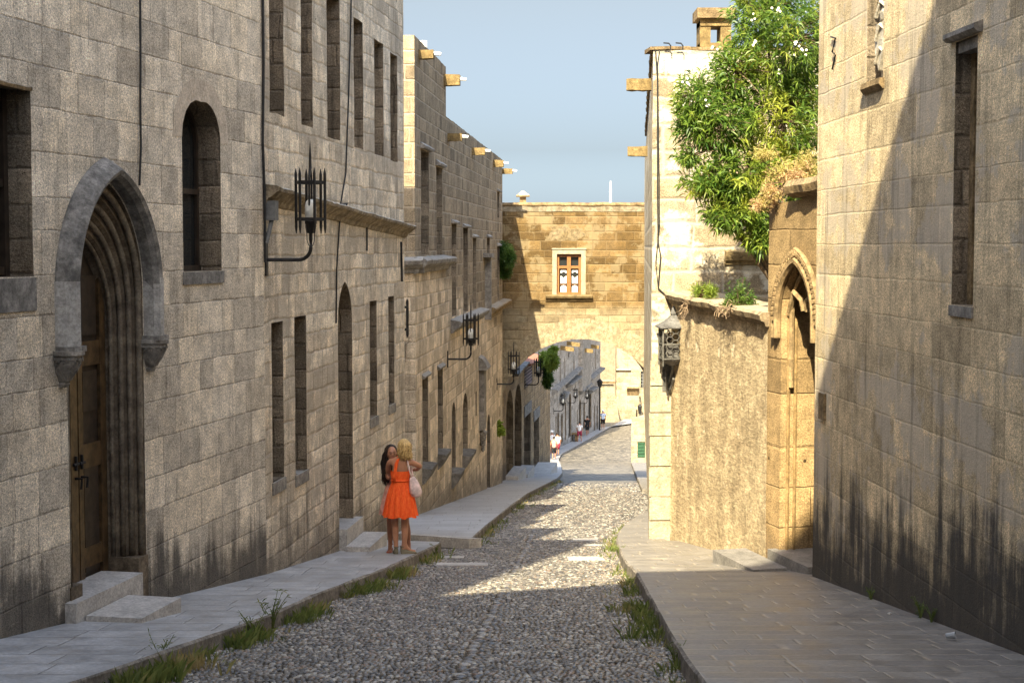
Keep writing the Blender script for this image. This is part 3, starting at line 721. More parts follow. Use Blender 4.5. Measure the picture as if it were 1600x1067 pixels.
# cables on the first house
def cable(F_, pts, name='cable', label='black cable clipped to the wall', r=.012, group='black cables on the facades'):
    P = [F_.W(*F_.px(x, y), .025+random.uniform(-.004, .004)) for x, y in pts]
    Q = []
    for a, b in zip(P, P[1:]):
        n = max(1, int((b-a).length/.25))
        for i in range(n): 
            t = i/n; Q.append(a.lerp(b, t)+Vector((0, random.uniform(-.01, .01), 0)))
    Q.append(P[-1]); bm = bmesh.new(); tube(bm, Q, r, 6); return O(name, bm, m_cable, loc=Q[0], label=label, cat='cable', group=group) if False else tag(O(name, bm, m_cable), label, 'cable', group)
cable(f1, [(215, -60), (216, 60), (215, 150), (217, 230), (214, 290)], label='thin black cable running down the grey wall to the tip of the pointed hood')
cable(f1, [(407, -60), (409, 100), (408, 220), (411, 310), (412, 410)], label='thick black cable down the corner of the nearest left house', r=.018)
# ---------------------------------------------------------------- building left 2
f2 = Facade((-3.067, 18.98), (-3.067+.1227*9.02, 28.0), (3, 20))
B2 = empty('stone_house', base(f2, 4.5), 'rough weathered stone house with a row of six tall walled-up windows above a cornice', 'building', 'medieval stone houses along the street')
up = []
for xl, xr, yt, yb, xt in ((420, 443, -70, 183, 443), (470, 488, -45, 200, 488), (511, 531, -5, 217, 522), (553, 567, 32, 232, 560), (585, 599, 65, 243, 592), (610, 621, 86, 252, 616)):
    up.append(f2.rect(xl, xr, yt, yb, xt=xt, depth=.34, amp=.02))
lo = []
for xl, xr, yt, yb, xt in ((425, 443, 503, 750, 434), (461, 479, 494, 738, 470), (578, 589, 470, 652, 583), (607, 616, 463, 632, 611)):
    lo.append(f2.rect(xl, xr, yt, yb, xt=xt, depth=.36, amp=.012))
p0 = f2.px(529, 650)[0]; p1 = f2.px(551, 650)[0]; pzb = f2.px(540, 822)[1]; pzs = f2.px(551, 500)[1]; pap = f2.px(541, 440)[1]
pR = arch_R((p1-p0)/2, pap-pzs); f2.hole(arch_path(p0, p1, pzb-.4, pzs, pR), .34)
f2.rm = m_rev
f2.wall('wall', [(f2.L, 5.9), (0, 5.9)], m_b2, B2, (-7, .8))
for q in up: f2.panel('blocked_window', [(q[0]-.03, q[2]-.03), (q[1]+.03, q[2]-.03), (q[1]+.03, q[3]+.03), (q[0]-.03, q[3]+.03)], -.32, m_infill, B2)
for i, q in enumerate(lo):
    wn = f2.panel('window', [(q[0]-.03, q[2]-.03), (q[1]+.03, q[2]-.03), (q[1]+.03, q[3]+.03), (q[0]-.03, q[3]+.03)], -.34, m_infill if i < 2 else m_void, B2)
    bm = bmesh.new(); f2.fbox(bm, q[0]-.03, q[1]+.04, q[2]-.16, q[2]-.003, -.3, .02); O('sill', bm, m_trim, wn, bevel=.015)
dr = f2.panel('door', arch_path(p0-.01, p1+.01, pzb-.4, pzs, pR+.01), -.33, m_void, B2)
bm = bmesh.new()
for k in range(5): f2.fbox(bm, p0+.02+(p1-p0-.04)*k/5+.005, p0+.02+(p1-p0-.04)*(k+1)/5-.005, pzb-.3, pzs, -.328, -.30)
O('door_leaf', bm, m_woodd, dr, bevel=.005)
bm = bmesh.new(); c0 = f2.px(414, 296); c1 = f2.px(634, 356)
cp_ = [(0, -.19), (.03, -.17), (.05, -.12), (.10, -.09), (.16, -.04), (.20, -.02), (.21, .02), (.17, .04), (0, .06)]
f2.ledge(bm, 0.02, c0[1], f2.L+.12, c1[1], cp_, .18, .014); O('cornice', bm, stone('weathered_cornice', (.36, .29, .19), (.22, .175, .12), dark=.5, bumpd=.03, top=(.42, .39, .33)), B2)
steps(f2, 's', 'pale stone step block in front of the narrow pointed door', [(f2.px(530, 830)[0], f2.px(556, 820)[0], -.25, .12, f2.px(541, 818)[1]), (f2.px(527, 865)[0], f2.px(556, 835)[0], .13, .50, f2.px(527, 865, .13)[1])])
cable(f2, [(547, -60), (546, 30), (542, 150), (538, 270), (529, 320), (540, 318), (528, 345), (524, 420), (523, 505)], label='loose black cable hanging between the walled-up windows down to the narrow pointed door', r=.013)
cable(f2, [(571, 355), (571, 392)], label='short black cable stub hanging below the long cornice', r=.016)
cable(f2, [(625, 378), (626, 440)], label='short vertical black pipe near the far corner below the cornice', r=.02)
bm = bmesh.new(); f2.fbox(bm, .04, .20, f2.px(425, 345)[1], f2.px(425, 315)[1], .01, .14); tube(bm, [f2.W(.1, f2.px(425, 345)[1], .08), f2.W(.06, f2.px(425, 362)[1], .06), f2.W(.02, f2.px(420, 380)[1], .03)], .03)
tag(O('junction_box', bm, m_board, bevel=.012), 'small grey electrical box under the start of the cornice', 'junction box')
# ---------------------------------------------------------------- building left 3 (tall) and 4 (long)
P3 = Vector(WB['P']); T3 = (Vector(WB['Q'])-P3).normalized()
f3 = Facade(P3, WB['Q'], (5, 40))
u34 = f3.px(697, 250)[0]
f3a = Facade(P3, P3+T3*u34, (5, 40)); f3b = Facade(P3+T3*u34, WB['Q'], (5, 40))
B3 = empty('stone_house', base(f3a, 2), 'tall narrow house with a sunlit end wall and two slim upper windows', 'building', 'medieval stone houses along the street')
hs = []
for xl, xr, yt, yb, xt in ((658, 670, 236, 398, 664), (682, 691, 262, 398, 687)): hs.append(f3a.rect(xl, xr, yt, yb, xt=xt, depth=.3))
hl = []
for xl, xr, yt, yb, xt in ((660, 669, 590, 728, 664), (684, 692, 576, 706, 688)): hl.append(f3a.rect(xl, xr, yt, yb, xt=xt, depth=.3))
z3 = f3a.px(650, 58)[1]; z3b = f3a.px(696, 104)[1]; zc3 = f3a.px(660, 408)[1]
f3a.rm = m_rev
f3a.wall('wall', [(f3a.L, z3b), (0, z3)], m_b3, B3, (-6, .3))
for q in hs:
    wn = f3a.panel('window', [(q[0], q[2]), (q[1], q[2]), (q[1], q[3]), (q[0], q[3])], -.29, m_glass, B3)
    bm = bmesh.new(); um = (q[0]+q[1])/2; zm = q[2]+(q[3]-q[2])*.55
    f3a.fbox(bm, um-.03, um+.03, q[2], q[3], -.28, -.2); f3a.fbox(bm, q[0]+.01, q[1]-.01, zm-.04, zm+.04, -.27, -.18)
    f3a.fbox(bm, q[0]+.005, q[0]+.06, q[2], q[3], -.28, -.05); O('frame', bm, m_hood, wn, bevel=.008)
    bm = bmesh.new(); f3a.ledge(bm, q[0]-.15, q[3]+.02, q[1]+.15, q[3]+.02, [(0, 0), (.10, 0), (.12, .05), (0, .14)], .2); O('drip_mould', bm, m_trim, wn)
for q in hl:
    wn = f3a.panel('window', [(q[0], q[2]), (q[1], q[2]), (q[1], q[3]), (q[0], q[3])], -.29, m_void, B3)
    bm = bmesh.new(); f3a.ledge(bm, q[0]-.05, q[2]-.01, q[1]+.1, q[2]-.01, [(-.2, -.1), (0, -.36), (.07, -.3), (.19, -.08), (.21, 0), (-.2, .05)], .2); O('sill', bm, m_sill, wn)
    bm = bmesh.new(); f3a.ledge(bm, q[0]-.1, q[3]+.02, q[1]+.1, q[3]+.02, [(0, 0), (.07, 0), (.08, .04), (0, .1)], .2); O('drip_mould', bm, m_trim, wn)
bm = bmesh.new(); lp = [(0, -.26), (.08, -.24), (.10, -.16), (.20, -.12), (.26, -.06), (.28, .02), (.24, .06), (0, .10)]
f3a.ledge(bm, -.12, zc3, f3a.L-.05, f3a.px(696, 405)[1], lp, .25, .02)
e3 = Facade((P3.x-6, P3.y+.3), P3, (0, 20))
e3.ledge(bm, e3.L-1.2, zc3, e3.L+.2, zc3, lp, .25, .02); O('cornice', bm, m_trim, B3)
B4 = empty('stone_house', base(f3b, 10), 'long brown house with tall slot windows, arched lower windows and stone water spouts', 'building', 'medieval stone houses along the street')
h4 = []
for xl, xr, yt, yb, xt in ((706, 713, 350, 494, 709), (724, 731, 356, 488, 727), (739, 744, 372, 482, 742), (761, 765, 372, 474, 763), (777, 780, 300, 340, 778), (777, 780, 385, 470, 778), (753, 756, 560, 640, 755), (743, 745, 612, 650, 744)):
    h4.append(f3b.rect(xl, xr, yt, yb, xt=xt, depth=.28, amp=.004))
def apx(F_, xl, xr, yap, ysp, yb, depth=.28, ext=0):
    ym = (ysp+yb)/2; a = F_.px(xl, ym)[0]; b = F_.px(xr, ym)[0]; xm = (xl+xr)/2
    z0 = F_.px(xm, yb)[1]-ext; zs_ = F_.px(xm, ysp)[1]; za = F_.px(xm, yap)[1]
    Rr = arch_R((b-a)/2, max(za-zs_, (b-a)/2+.001)); pth = arch_path(a, b, z0, zs_, Rr); F_.hole(pth, depth)
    return a, b, z0, zs_, Rr, pth
A4 = [apx(f3b, 706, 712, 636, 655, 735), apx(f3b, 723, 731, 630, 652, 707), apx(f3b, 761, 766, 658, 675, 785, ext=.3)]
f3b.rm = m_rev
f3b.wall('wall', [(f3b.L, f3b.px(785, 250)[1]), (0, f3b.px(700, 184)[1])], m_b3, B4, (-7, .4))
for i, q in enumerate(h4):
    wn = f3b.panel('window', [(q[0], q[2]), (q[1], q[2]), (q[1], q[3]), (q[0], q[3])], -.27, m_glass if i % 2 else m_infill, B4)
    if i < 6:
        bm = bmesh.new(); f3b.ledge(bm, q[0]-.15, q[3]+.01, q[1]+.15, q[3]+.01, [(0, 0), (.09, 0), (.1, .04), (0, .1)], .2); O('drip_mould', bm, m_trim, wn)
for i, (a, b, z0, zs_, Rr, pth) in enumerate(A4):
    wn = f3b.panel('window' if i < 2 else 'door', pth, -.27, m_infill if i < 2 else m_woodd, B4)
    if i < 2:
        bm = bmesh.new(); f3b.ledge(bm, a-.1, z0-.01, b+.1, z0-.01, [(-.2, -.1), (0, -.4), (.08, -.34), (.23, -.1), (.25, 0), (-.2, .05)], .2); O('sill', bm, m_sill, wn)
bm = bmesh.new(); q0 = f3b.px(704, 505); q1 = f3b.px(751, 485); q2 = f3b.px(762, 484); q3 = f3b.px(787, 470)
f3b.ledge(bm, q0[0], q0[1], q1[0], q1[1], lp, .3, .02); O('cornice', bm, m_trim, B4)
bm = bmesh.new(); f3b.ledge(bm, q2[0], q2[1], q3[0]+.2, q3[1], lp, .3, .02); O('cornice', bm, m_trim2, B4)
# pilaster shafts with caps and a carved drop
bm = bmesh.new(); ub = f3b.px(750, 600)[0]; zt_ = f3b.px(752, 560)[1]; zb_ = f3b.px(752, 668)[1]
f3b.fbox(bm, ub-.3, ub+.35, zb_, zt_-.3, -.02, .16); f3b.ledge(bm, ub-.45, zt_-.3, ub+.5, zt_-.3, [(0, 0), (.25, 0), (.3, .06), (.12, .34), (0, .42)], .2)
for k in range(4): blob(bm, f3b.W(ub+.02, zb_-.12-.16*k, .09), (.16-.03*k, .30-.06*k, .13), 1)
O('pilaster', bm, m_trim, B4)
bm = bmesh.new(); ub = f3b.px(758, 450)[0]
f3b.fbox(bm, ub-.12, ub+.12, f3b.px(757, 500)[1], f3b.px(757, 400)[1], -.02, .2); f3b.fbox(bm, ub-.7, ub+.2, f3b.px(757, 402)[1], f3b.px(757, 396)[1], -.02, .28); O('shaft', bm, m_trim, B4, bevel=.02)
# water spouts: each sticks out of its facade
SPG = 'stone water spouts under the parapets'
def spout(F_, u, z, L, label, tip=True, wd=.26, ht=.28, droop=0.0, parent=None):
    E = empty('water_spout', F_.W(u, z, 0), label, 'water spout', SPG)
    bm = bmesh.new(); P = []
    n_ = 6; rings = []
    for i in range(n_+1):
        d = -.15+(L+.15)*i/n_; s = 1-.08*i/n_; zz = z-droop*i/n_; j = lambda: random.uniform(-.008, .008)
        rings.append([F_.W(u-wd/2*s+j(), zz-ht/2*s+j(), d), F_.W(u+wd/2*s+j(), zz-ht/2*s+j(), d), F_.W(u+wd/2*s+j(), zz+ht/2*s+j(), d), F_.W(u+wd*.2, zz+ht/2*s, d), F_.W(u+wd*.15, zz+ht*.3*s, d), F_.W(u-wd*.15, zz+ht*.3*s, d), F_.W(u-wd*.2, zz+ht/2*s, d), F_.W(u-wd/2*s+j(), zz+ht/2*s+j(), d)])
    loft(bm, rings); O('channel', bm, m_spout, E)
    if tip:
        bm = bmesh.new(); tube(bm, [F_.W(u, z-droop+ht*.1, L-.1), F_.W(u, z-droop+ht*.1, L+.05), F_.W(u, z-droop+ht*.05, L+.16)], [.035, .045, .035], 8); O('pipe', bm, m_white, E)
    return E
def spx(F_, x0, x1, y, label, tip=True, ht=.28, wd=.26, droop=0):   # wall end x0, tip x1
    u, z = F_.px(x0, y); d = 0.1
    for _ in range(40):
        p = F_.W(u, z, d); X = 800+F*p.x/(p.y*cp-p.z*sp)
        d *= 1+.5*((x1-X)/max(8, abs(x1-x0))) if abs(x1-X) > .3 else 1
    return spout(F_, u, z, d, label, tip, wd, ht, droop)
spx(f3a, 655, 678, 86, 'sunlit stone spout just below the top of the tall house with the sunlit end wall', ht=.20)
spx(f3a, 694, 719, 126, 'sunlit stone spout at the far top corner of the tall house')
spx(f3b, 700, 722, 215, 'dark shaded stone spout, nearest on the long brown house', ht=.2)
spx(f3b, 738, 758, 237, 'sunlit stone spout midway along the parapet of the long brown house', ht=.22)
spx(f3b, 771, 787, 256, 'sunlit stone spout close to the far end of the long brown parapet', ht=.24)
spx(f3b, 785, 801, 268, 'farthest thin stone spout at the very end of the long brown house', ht=.2)
bm = bmesh.new(); tube(bm, [f3a.W(2.6, z3-.15, -.15), f3a.W(2.6, z3+.22, -.15)], .09, 10); tag(O('vent_pipe', bm, m_white), 'short white vent pipe on top of the tall house', 'pipe')
# ---------------------------------------------------------------- arch building
fa = Facade((-3.5, 57.5), (6.5, 57.5), (0, 40))
BA = empty('arch_house', (2.2, 57.5, zs(57.5)), 'ochre stone bridge building spanning the street on a wide arch with one brown window', 'building')
w0, w1, wz0, wz1 = fa.rect(870, 908, 397, 461, xt=889, depth=.22, amp=.002)
c = fa.px(907, 659); Rk = abs(fa.px(907, 529)[1]-c[1])
arc = []
for i in range(0, 33):
    a = math.pi-.03-(math.pi-.06)*i/32; arc.append((c[0]+Rk*math.cos(a), c[1]+Rk*math.sin(a)))
ztop = fa.px(890, 330)[1]
ap_ = [(arc[0][0], -10.2)]+arc+[(arc[-1][0], -10.2)]
fa.hole(ap_, 4.4); fa.rm = m_rev  # arch soffit gets the same painted-in shade
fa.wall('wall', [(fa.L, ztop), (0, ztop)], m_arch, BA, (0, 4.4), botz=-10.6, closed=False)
bm = bmesh.new(); pa, pb = 0, fa.L
fa.ledge(bm, 0, ztop, fa.L, ztop, [(-4.4, -.02), (.02, -.02), (.03, .18), (-4.4, .18)], .4, .01); O('parapet_band', bm, stone('white_band', (.31, .26, .18), (.22, .175, .11)), BA)
bm = bmesh.new(); fa.ledge(bm, 0, ztop+.18, fa.L, ztop+.18, [(-4.45, 0), (.04, 0), (.07, .05), (.05, .14), (-4.45, .16)], .3, .02); O('coping', bm, m_trim2, BA)
# voussoirs
bm = bmesh.new(); 
for i in range(1, 31, 2):
    a0_ = math.pi-.03-(math.pi-.06)*i/32+.0; a1_ = math.pi-.03-(math.pi-.06)*(i+2)/32
    hgt = Rk*random.uniform(.20, .25)
    P = []
    for d in (-.02, .006+random.uniform(0, .01)):
        for r_, a in ((Rk-.012, a0_-.004), (Rk-.012, a1_+.004), (Rk+hgt, a1_+.004), (Rk+hgt, a0_-.004)):
            P.append(fa.W(c[0]+r_*math.cos(a), c[1]+r_*math.sin(a), d))
    hexa(bm, P)
O('voussoirs', bm, stone('pale_arch_stone', (.36, .30, .20), (.27, .215, .13)), BA, bevel=.015)
# window with pale surround
bm = bmesh.new(); e = .17
for r_ in ((w0-e, w0-.0, wz0, wz1+e), (w1, w1+e, wz0, wz1+e), (w0, w1, wz1, wz1+e)): fa.fbox(bm, *r_, -.1, .03)
fa.fbox(bm, w0-e-.02, w1+e+.02, wz1+e, wz1+e+.05, -.1, .06)
wn = O('window', bm, stone('pale_frame', (.34, .30, .22), (.28, .235, .165), dark=.15), BA, bevel=.012)
bm = bmesh.new(); fa.ledge(bm, w0-.42, wz0-.02, w1+.42, wz0-.02, [(0, -.22), (.06, -.2), (.08, -.12), (.17, -.09), (.2, -.02), (.18, .03), (-.1, .05)], .15, .004); O('sill', bm, stone('tan_sill', (.22, .155, .075), (.17, .12, .055)), wn)
O('relief_patch', (lambda b: (blob(b, fa.W((w0+w1)/2-.1, wz1+.75, -.02), (.85, .035, .36), 3, .5, 3, 4), b)[1])(bmesh.new()), stone('worn_patch', (.24, .185, .11), (.18, .13, .065)), BA)
fa.panel('back_glass', [(w0-.01, wz0-.01), (w1+.01, wz0-.01), (w1+.01, wz1+.01), (w0-.01, wz1+.01)], -.215, m_glass, wn).name = 'pane'
bm = bmesh.new(); um = (w0+w1)/2; zt_ = wz0+(wz1-wz0)*.68; b_ = .075
for u in (w0+.045, w1-.045): fa.fbox(bm, u-.045, u+.045, wz0, wz1, -.2, -.1)
fa.fbox(bm, um-.07, um+.07, wz0, wz1, -.2, -.085)
for z in (wz0+.05, zt_, wz1-.06): fa.fbox(bm, w0+.09, w1-.09, z-.05, z+.05, -.198, -.105)
O('frame', bm, m_woodw, wn, bevel=.006)
for s_ in (0, 1):
    ua_ = w0+.12 if s_ == 0 else um+.09; ub_ = um-.09 if s_ == 0 else w1-.12
    bm = bmesh.new()
    zz = wz0+.1; tops = [(zt_-.10, zt_-.24), (zz+.62, zz+.33), (zz+.27, zz)]
    for ti, (za, zb2) in enumerate(tops):
        n_ = 8
        for k in range(n_):
            x0_, x1_ = ua_+.03+(ub_-ua_-.03)*k/n_, ua_+.03+(ub_-ua_-.03)*(k+1)/n_; v_ = abs((k+.5)/n_-.5)*2
            fa.fbox(bm, x0_, x1_, zb2+(.08*(1-v_) if ti == 0 else 0), za-(.09*(1-v_) if ti == 1 else 0)-(.06*v_ if ti == 2 else 0), -.205, -.19)
    O('curtain', bm, m_cloth, wn)
    bm = bmesh.new(); fa.fbox(bm, ua_, ub_, wz0+.38, wz0+.40, -.19, -.17); O('glazing_bar', bm, m_woodw, wn)
def vent(x, y, s, label):
    p = dpt(x, y, 58.2); bm = bmesh.new(); box(bm, p+Vector((0, 0, -.05)), (.28*s, .28*s, .4)); loft(bm, [ell(p+Vector((0, 0, .15)), .42*s, .42*s, 4, math.pi/4), ell(p+Vector((0, 0, .2)), .42*s, .42*s, 4, math.pi/4), ell(p+Vector((0, 0, .38)), .05, .05, 4, math.pi/4)])
    tag(O('roof_vent', bm, m_trim2), label, 'roof vent')
vent(817, 314, .85, 'small stone roof vent on the left end of the arch building')
p = dpt(954, 318, 58.6); bm = bmesh.new(); tube(bm, [p+Vector((0, 0, -.4)), p+Vector((0, 0, .55)), p+Vector((0, 0, .85))], [.045, .045, .02], 8); tag(O('pole', bm, m_white), 'thin white pole on the roof of the arch building', 'pole')
# ---------------------------------------------------------------- building 5 beyond the arch
f5 = Facade((-.36, 58.6), (1.95, 78), (5, 60))
B5 = empty('stone_house', base(f5, 8), 'low rough house beyond the arch with two dark pointed doors and a louvred window', 'building', 'medieval stone houses along the street')
A5 = [apx(f5, 791, 802, 636, 655, 736, .45, .3), apx(f5, 804, 815, 628, 648, 733, .45, .3)]
r5 = [f5.rect(819, 829, 648, 733, xt=824, depth=.5), f5.rect(834, 842, 655, 730, xt=838, depth=.5), f5.rect(819, 832, 572, 602, xt=826, depth=.15)]
f5.rm = m_rev
f5.wall('wall', [(f5.L, f5.px(858, 560)[1]), (f5.px(846, 560)[0], f5.px(846, 568)[1]), (f5.px(815, 575)[0], f5.px(815, 572)[1]), (0, f5.px(790, 600)[1])], m_b5, B5, (-6, .5))
for a in A5: f5.panel('door', a[5], -.44, m_void, B5)
for q in r5[:2]:
    dd = f5.panel('door', [(q[0], q[2]), (q[1], q[2]), (q[1], q[3]), (q[0], q[3])], -.48, m_void, B5)
    bm = bmesh.new(); f5.fbox(bm, q[0]-.15, q[1]+.15, q[3]+.02, q[3]+.5, -.02, .04); O('lintel', bm, m_hood, dd, bevel=.02)
q = r5[2]; wn = f5.panel('window', [(q[0], q[2]), (q[1], q[2]), (q[1], q[3]), (q[0], q[3])], -.14, m_void, B5)
bm = bmesh.new()
for k in range(6): f5.fbox(bm, q[0], q[1], q[2]+(q[3]-q[2])*k/6+.02, q[2]+(q[3]-q[2])*(k+1)/6-.03, -.12, -.02)
O('louvre', bm, m_shut, wn)
bm = bmesh.new(); a = f5.px(800, 588); b = f5.px(818, 570); f5.ledge(bm, a[0], a[1]+.05, b[0], b[1]+.1, [(-.4, -.05), (.25, -.05), (.28, .05), (-.4, .12)], .3, .02); O('coping', bm, m_hood, B5)
bm = bmesh.new(); a = f5.px(818, 570); b = f5.px(846, 560)
f5.ledge(bm, a[0], a[1], b[0], b[1], [(-1.2, .5), (-1.2, .4), (.3, -.05), (.32, .04)], .25, .02); O('roof', bm, m_tile, B5)
steps(f5, 's', 'grey stone steps at the low house beyond the arch', [(f5.px(790, 735)[0], f5.px(803, 735)[0], 0, .5, f5.px(797, 735)[1]), (f5.px(805, 735)[0]-.3, f5.px(815, 730)[0], 0, .55, f5.px(812, 730)[1]), (f5.px(822, 735)[0], f5.px(841, 728)[0], 0, .9, f5.px(835, 730)[1])])
# ---------------------------------------------------------------- building 6 (long shaded row) and far end 7
f6 = Facade((3.77-.16*42, 82), (9.06, 157), (30, 100))
B6 = empty('stone_house', base(f6, 50), 'long grey shaded row of houses curving downhill beyond the arch', 'building', 'medieval stone houses along the street')
A6 = [apx(f6, x0, x1, ya, ya+9, yb, .14, .3) for x0, x1, ya, yb in ((870.5, 873.5, 647, 690), (876.5, 879.5, 648, 686), (882.5, 884.5, 630, 682), (888.5, 892.5, 622, 677), (904.5, 908, 630, 668), (911.5, 914, 630, 665), (919.5, 924, 618, 664), (928, 929.5, 632, 668), (932.5, 934, 632, 665))]
h6 = []
for x0, x1, ya, yb in ((868, 869.5, 650, 700), (888, 889.5, 550, 558), (896, 897.5, 565, 590), (906, 907, 560, 575), (919, 920.5, 560, 584), (922.5, 924, 558, 582), (930, 931, 540, 576), (902, 903, 640, 672), (875, 876, 560, 600), (882, 883, 560, 598), (912, 913, 545, 570)):
    h6.append(f6.rect(x0, x1, ya, yb, depth=.14, amp=.01))
f6.rm = m_rev
f6.wall('wall', [(f6.L, -4.0), (f6.L*.7, -4.2), (0, -3.8)], m_b6, B6, (-8, 1))
for a in A6: f6.panel('door', a[5], -.13, m_void, B6)
for q in h6: f6.panel('window', [(q[0], q[2]), (q[1], q[2]), (q[1], q[3]), (q[0], q[3])], -.13, m_void, B6)
for (xa, ya), (xb, yb) in (((862, 612), (903, 576)), ((884, 602), (902, 589)), ((919, 593), (938.5, 576)), ((905, 612), (918, 600)), ((919, 612), (928, 606)), ((874, 625), (882, 614))):
    a = f6.px(xa, ya); b = f6.px(xb, yb); bm = bmesh.new(); f6.ledge(bm, a[0], a[1], b[0], b[1], [(0, -.3), (.25, -.2), (.5, 0), (.45, .12), (0, .2)], .8, .03); O('cornice', bm, m_hood, B6)
# projecting bay between
bm = bmesh.new(); ua, ub = f6.px(904, 600)[0], f6.px(918, 600)[0]; f6.fbox(bm, ua, ub, f6.px(911, 605)[1], -4.1, -.1, .35); O('bay', bm, m_b6 if False else stone('bay_stone', (.42, .38, .33), (.30, .27, .23), sc=.6), B6, bevel=.03)
for x, y, t in ((876, 543, 0), (886, 536, 0), (908, 546, 1), (918, 540, 1)):
    u, z = f6.px(x, y); spout(f6, u, z, 1.1, 'stone spout high on the shaded row, %s' % (['first beyond the plant under the arch crown', 'second beyond the plant under the arch crown', 'third along, under the middle of the arch', 'fourth and farthest along'][[876, 886, 908, 918].index(x)]), False, .4, .35, .15)
f7 = Facade((6, 183), (34, 180), (10, 100))
B7 = empty('stone_house', (14, 182, zs(182)), 'sunlit pale building closing the far end of the street', 'building')
r7 = f7.rect(1001, 1008, 580, 606, depth=.5); r7b = f7.rect(994, 996, 640, 652, depth=.3)
f7.wall('wall', [(f7.L, 0), (0, 0)], m_b7, B7, (0, 8))
wn = f7.panel('window', [(r7[0], r7[2]), (r7[1], r7[2]), (r7[1], r7[3]), (r7[0], r7[3])], -.45, m_glass, B7)
bm = bmesh.new()
for k in range(1, 5):
    z = r7[2]+(r7[3]-r7[2])*k/5; f7.fbox(bm, r7[0], r7[1], z-.04, z+.04, -.4, -.3)
f7.fbox(bm, (r7[0]+r7[1])/2-.04, (r7[0]+r7[1])/2+.04, r7[2], r7[3], -.41, -.29); O('frame', bm, m_board, wn)
bm = bmesh.new(); a = f7.px(963, 578); b = f7.px(986, 578); f7.ledge(bm, a[0], a[1], b[0], b[1], [(0, -.15), (.3, 0), (0, .15)], 1); O('cornice', bm, m_trim2, B7)
bm = bmesh.new(); a = f7.px(962, 600)[0]; f7.fbox(bm, f7.px(938, 600)[0], a, f7.px(950, 600)[1]-3, 0.1, -.1, .5); O('pier', bm, stone('pier_stone', (.26, .215, .145), (.21, .17, .11), dark=.2, sc=.5), B7, bevel=.03)
bm = bmesh.new(); u_, z_ = f7.px(989, 606); f7.ledge(bm, u_-.7, z_, u_+.7, z_, [(0, -.9), (.3, -.3), (.7, 0), (.65, .2), (0, .25)], .5); O('corbel', bm, m_trim2, B7)
f7b = Facade((7.5, 174.5), (12.6, 176.5), (10, 100))
BW = f7b.wall('garden_wall', [(f7b.px(959, 600)[0], f7b.px(959, 601)[1]), (0, f7b.px(940, 601)[1])], m_b7, None, (0, 3), u1=f7b.px(969, 640)[0]); tag(BW, 'lower stone wall with a coping at the bend of the street, mostly shaded', 'wall')
bm = bmesh.new(); a = f7b.px(937, 599); b = f7b.px(960, 599); f7b.ledge(bm, a[0], a[1], b[0], b[1], [(-.5, 0), (.3, 0), (.35, .3), (-.5, .35)], .6, .02)
O('coping', bm, m_trim2, BW)
f8 = Facade((8.05, 103), (14, 102.6), (8, 60)); 
B8 = empty('low_building', base(f8, 2), 'low pale block with a green shutter on the right beyond the arch', 'building')
r8 = f8.rect(996, 1008, 690, 715, depth=.12)
f8.wall('wall', [(f8.L, f8.px(1000, 650)[1]), (0, f8.px(990, 653)[1])], m_b7, B8, (3, 6))
sh = f8.panel('shutter', [(r8[0], r8[2]), (r8[1], r8[2]), (r8[1], r8[3]), (r8[0], r8[3])], -.10, m_green, B8)
bm = bmesh.new()
for k in range(5): f8.fbox(bm, r8[0]+.05, r8[1]-.05, r8[2]+.05+(r8[3]-r8[2])*k/5, r8[2]+(r8[3]-r8[2])*(k+1)/5-.03, -.10, -.05)
O('slat', bm, m_green, sh)
# ---------------------------------------------------------------- right side
f4 = Facade((2.33, 25.6), (11, 26.2), (2, 10))
B9 = empty('pale_house', base(f4, .1), 'bright pale limestone house on the right with its corner pillar, chimney and two spouts', 'building', 'medieval stone houses along the street')
z9 = f4.px(1040, 76)[1]
f4.wall('wall', [(f4.L, z9), (0, z9)], m_r4, B9, (2.62, 32))
# projecting corner quoins of uneven blocks
bm = bmesh.new(); z = zs(25.6)-.2; k = 0
while z < z9-.5:
    h_ = random.uniform(.34, .52); L_ = (.62, .36)[k % 2]+random.uniform(-.05, .05)
    f4.fbox(bm, -.015-random.uniform(0, .02), L_, z+.012, z+h_-.012, -.06, .012+random.uniform(0, .03)); z += h_; k += 1
    if z > -2.3: break
O('quoins', bm, stone('pale_quoin', (.40, .35, .255), (.32, .27, .185), dark=.25), B9, bevel=.03)
bm = bmesh.new(); f4.ledge(bm, -.05, z9-.02, f4.L, z9-.02, [(-.6, 0), (.015, 0), (.02, .05), (-.6, .07)], .3, .015); O('coping', bm, m_trim2, B9)
fs9 = Facade((2.33, 25.6), (4.93, 57.5), (-3, 40))
bm = bmesh.new(); fs9.ledge(bm, .1, z9-.02, 20, z9-.02, [(-.6, 0), (.04, 0), (.05, .05), (-.6, .07)], .4, .02); O('coping', bm, m_trim2, B9)
# moulded string course on the lit face
bm = bmesh.new(); a = f4.px(1132, 405); b = f4.px(1215, 405)
f4.ledge(bm, a[0], a[1], b[0]+1, a[1], [(0, -.10), (.04, -.09), (.06, -.04), (.10, -.02), (.13, .05), (.15, .12), (0, .15)], .2, .004); O('string_course', bm, m_r2 if False else stone('yellow_course', (.28, .205, .105), (.22, .16, .08)), B9)
# chimney
p = dpt(1115, 75, 27.0); E = empty('chimney', p, 'square stone chimney with a cap on the roof of the pale house', 'chimney')
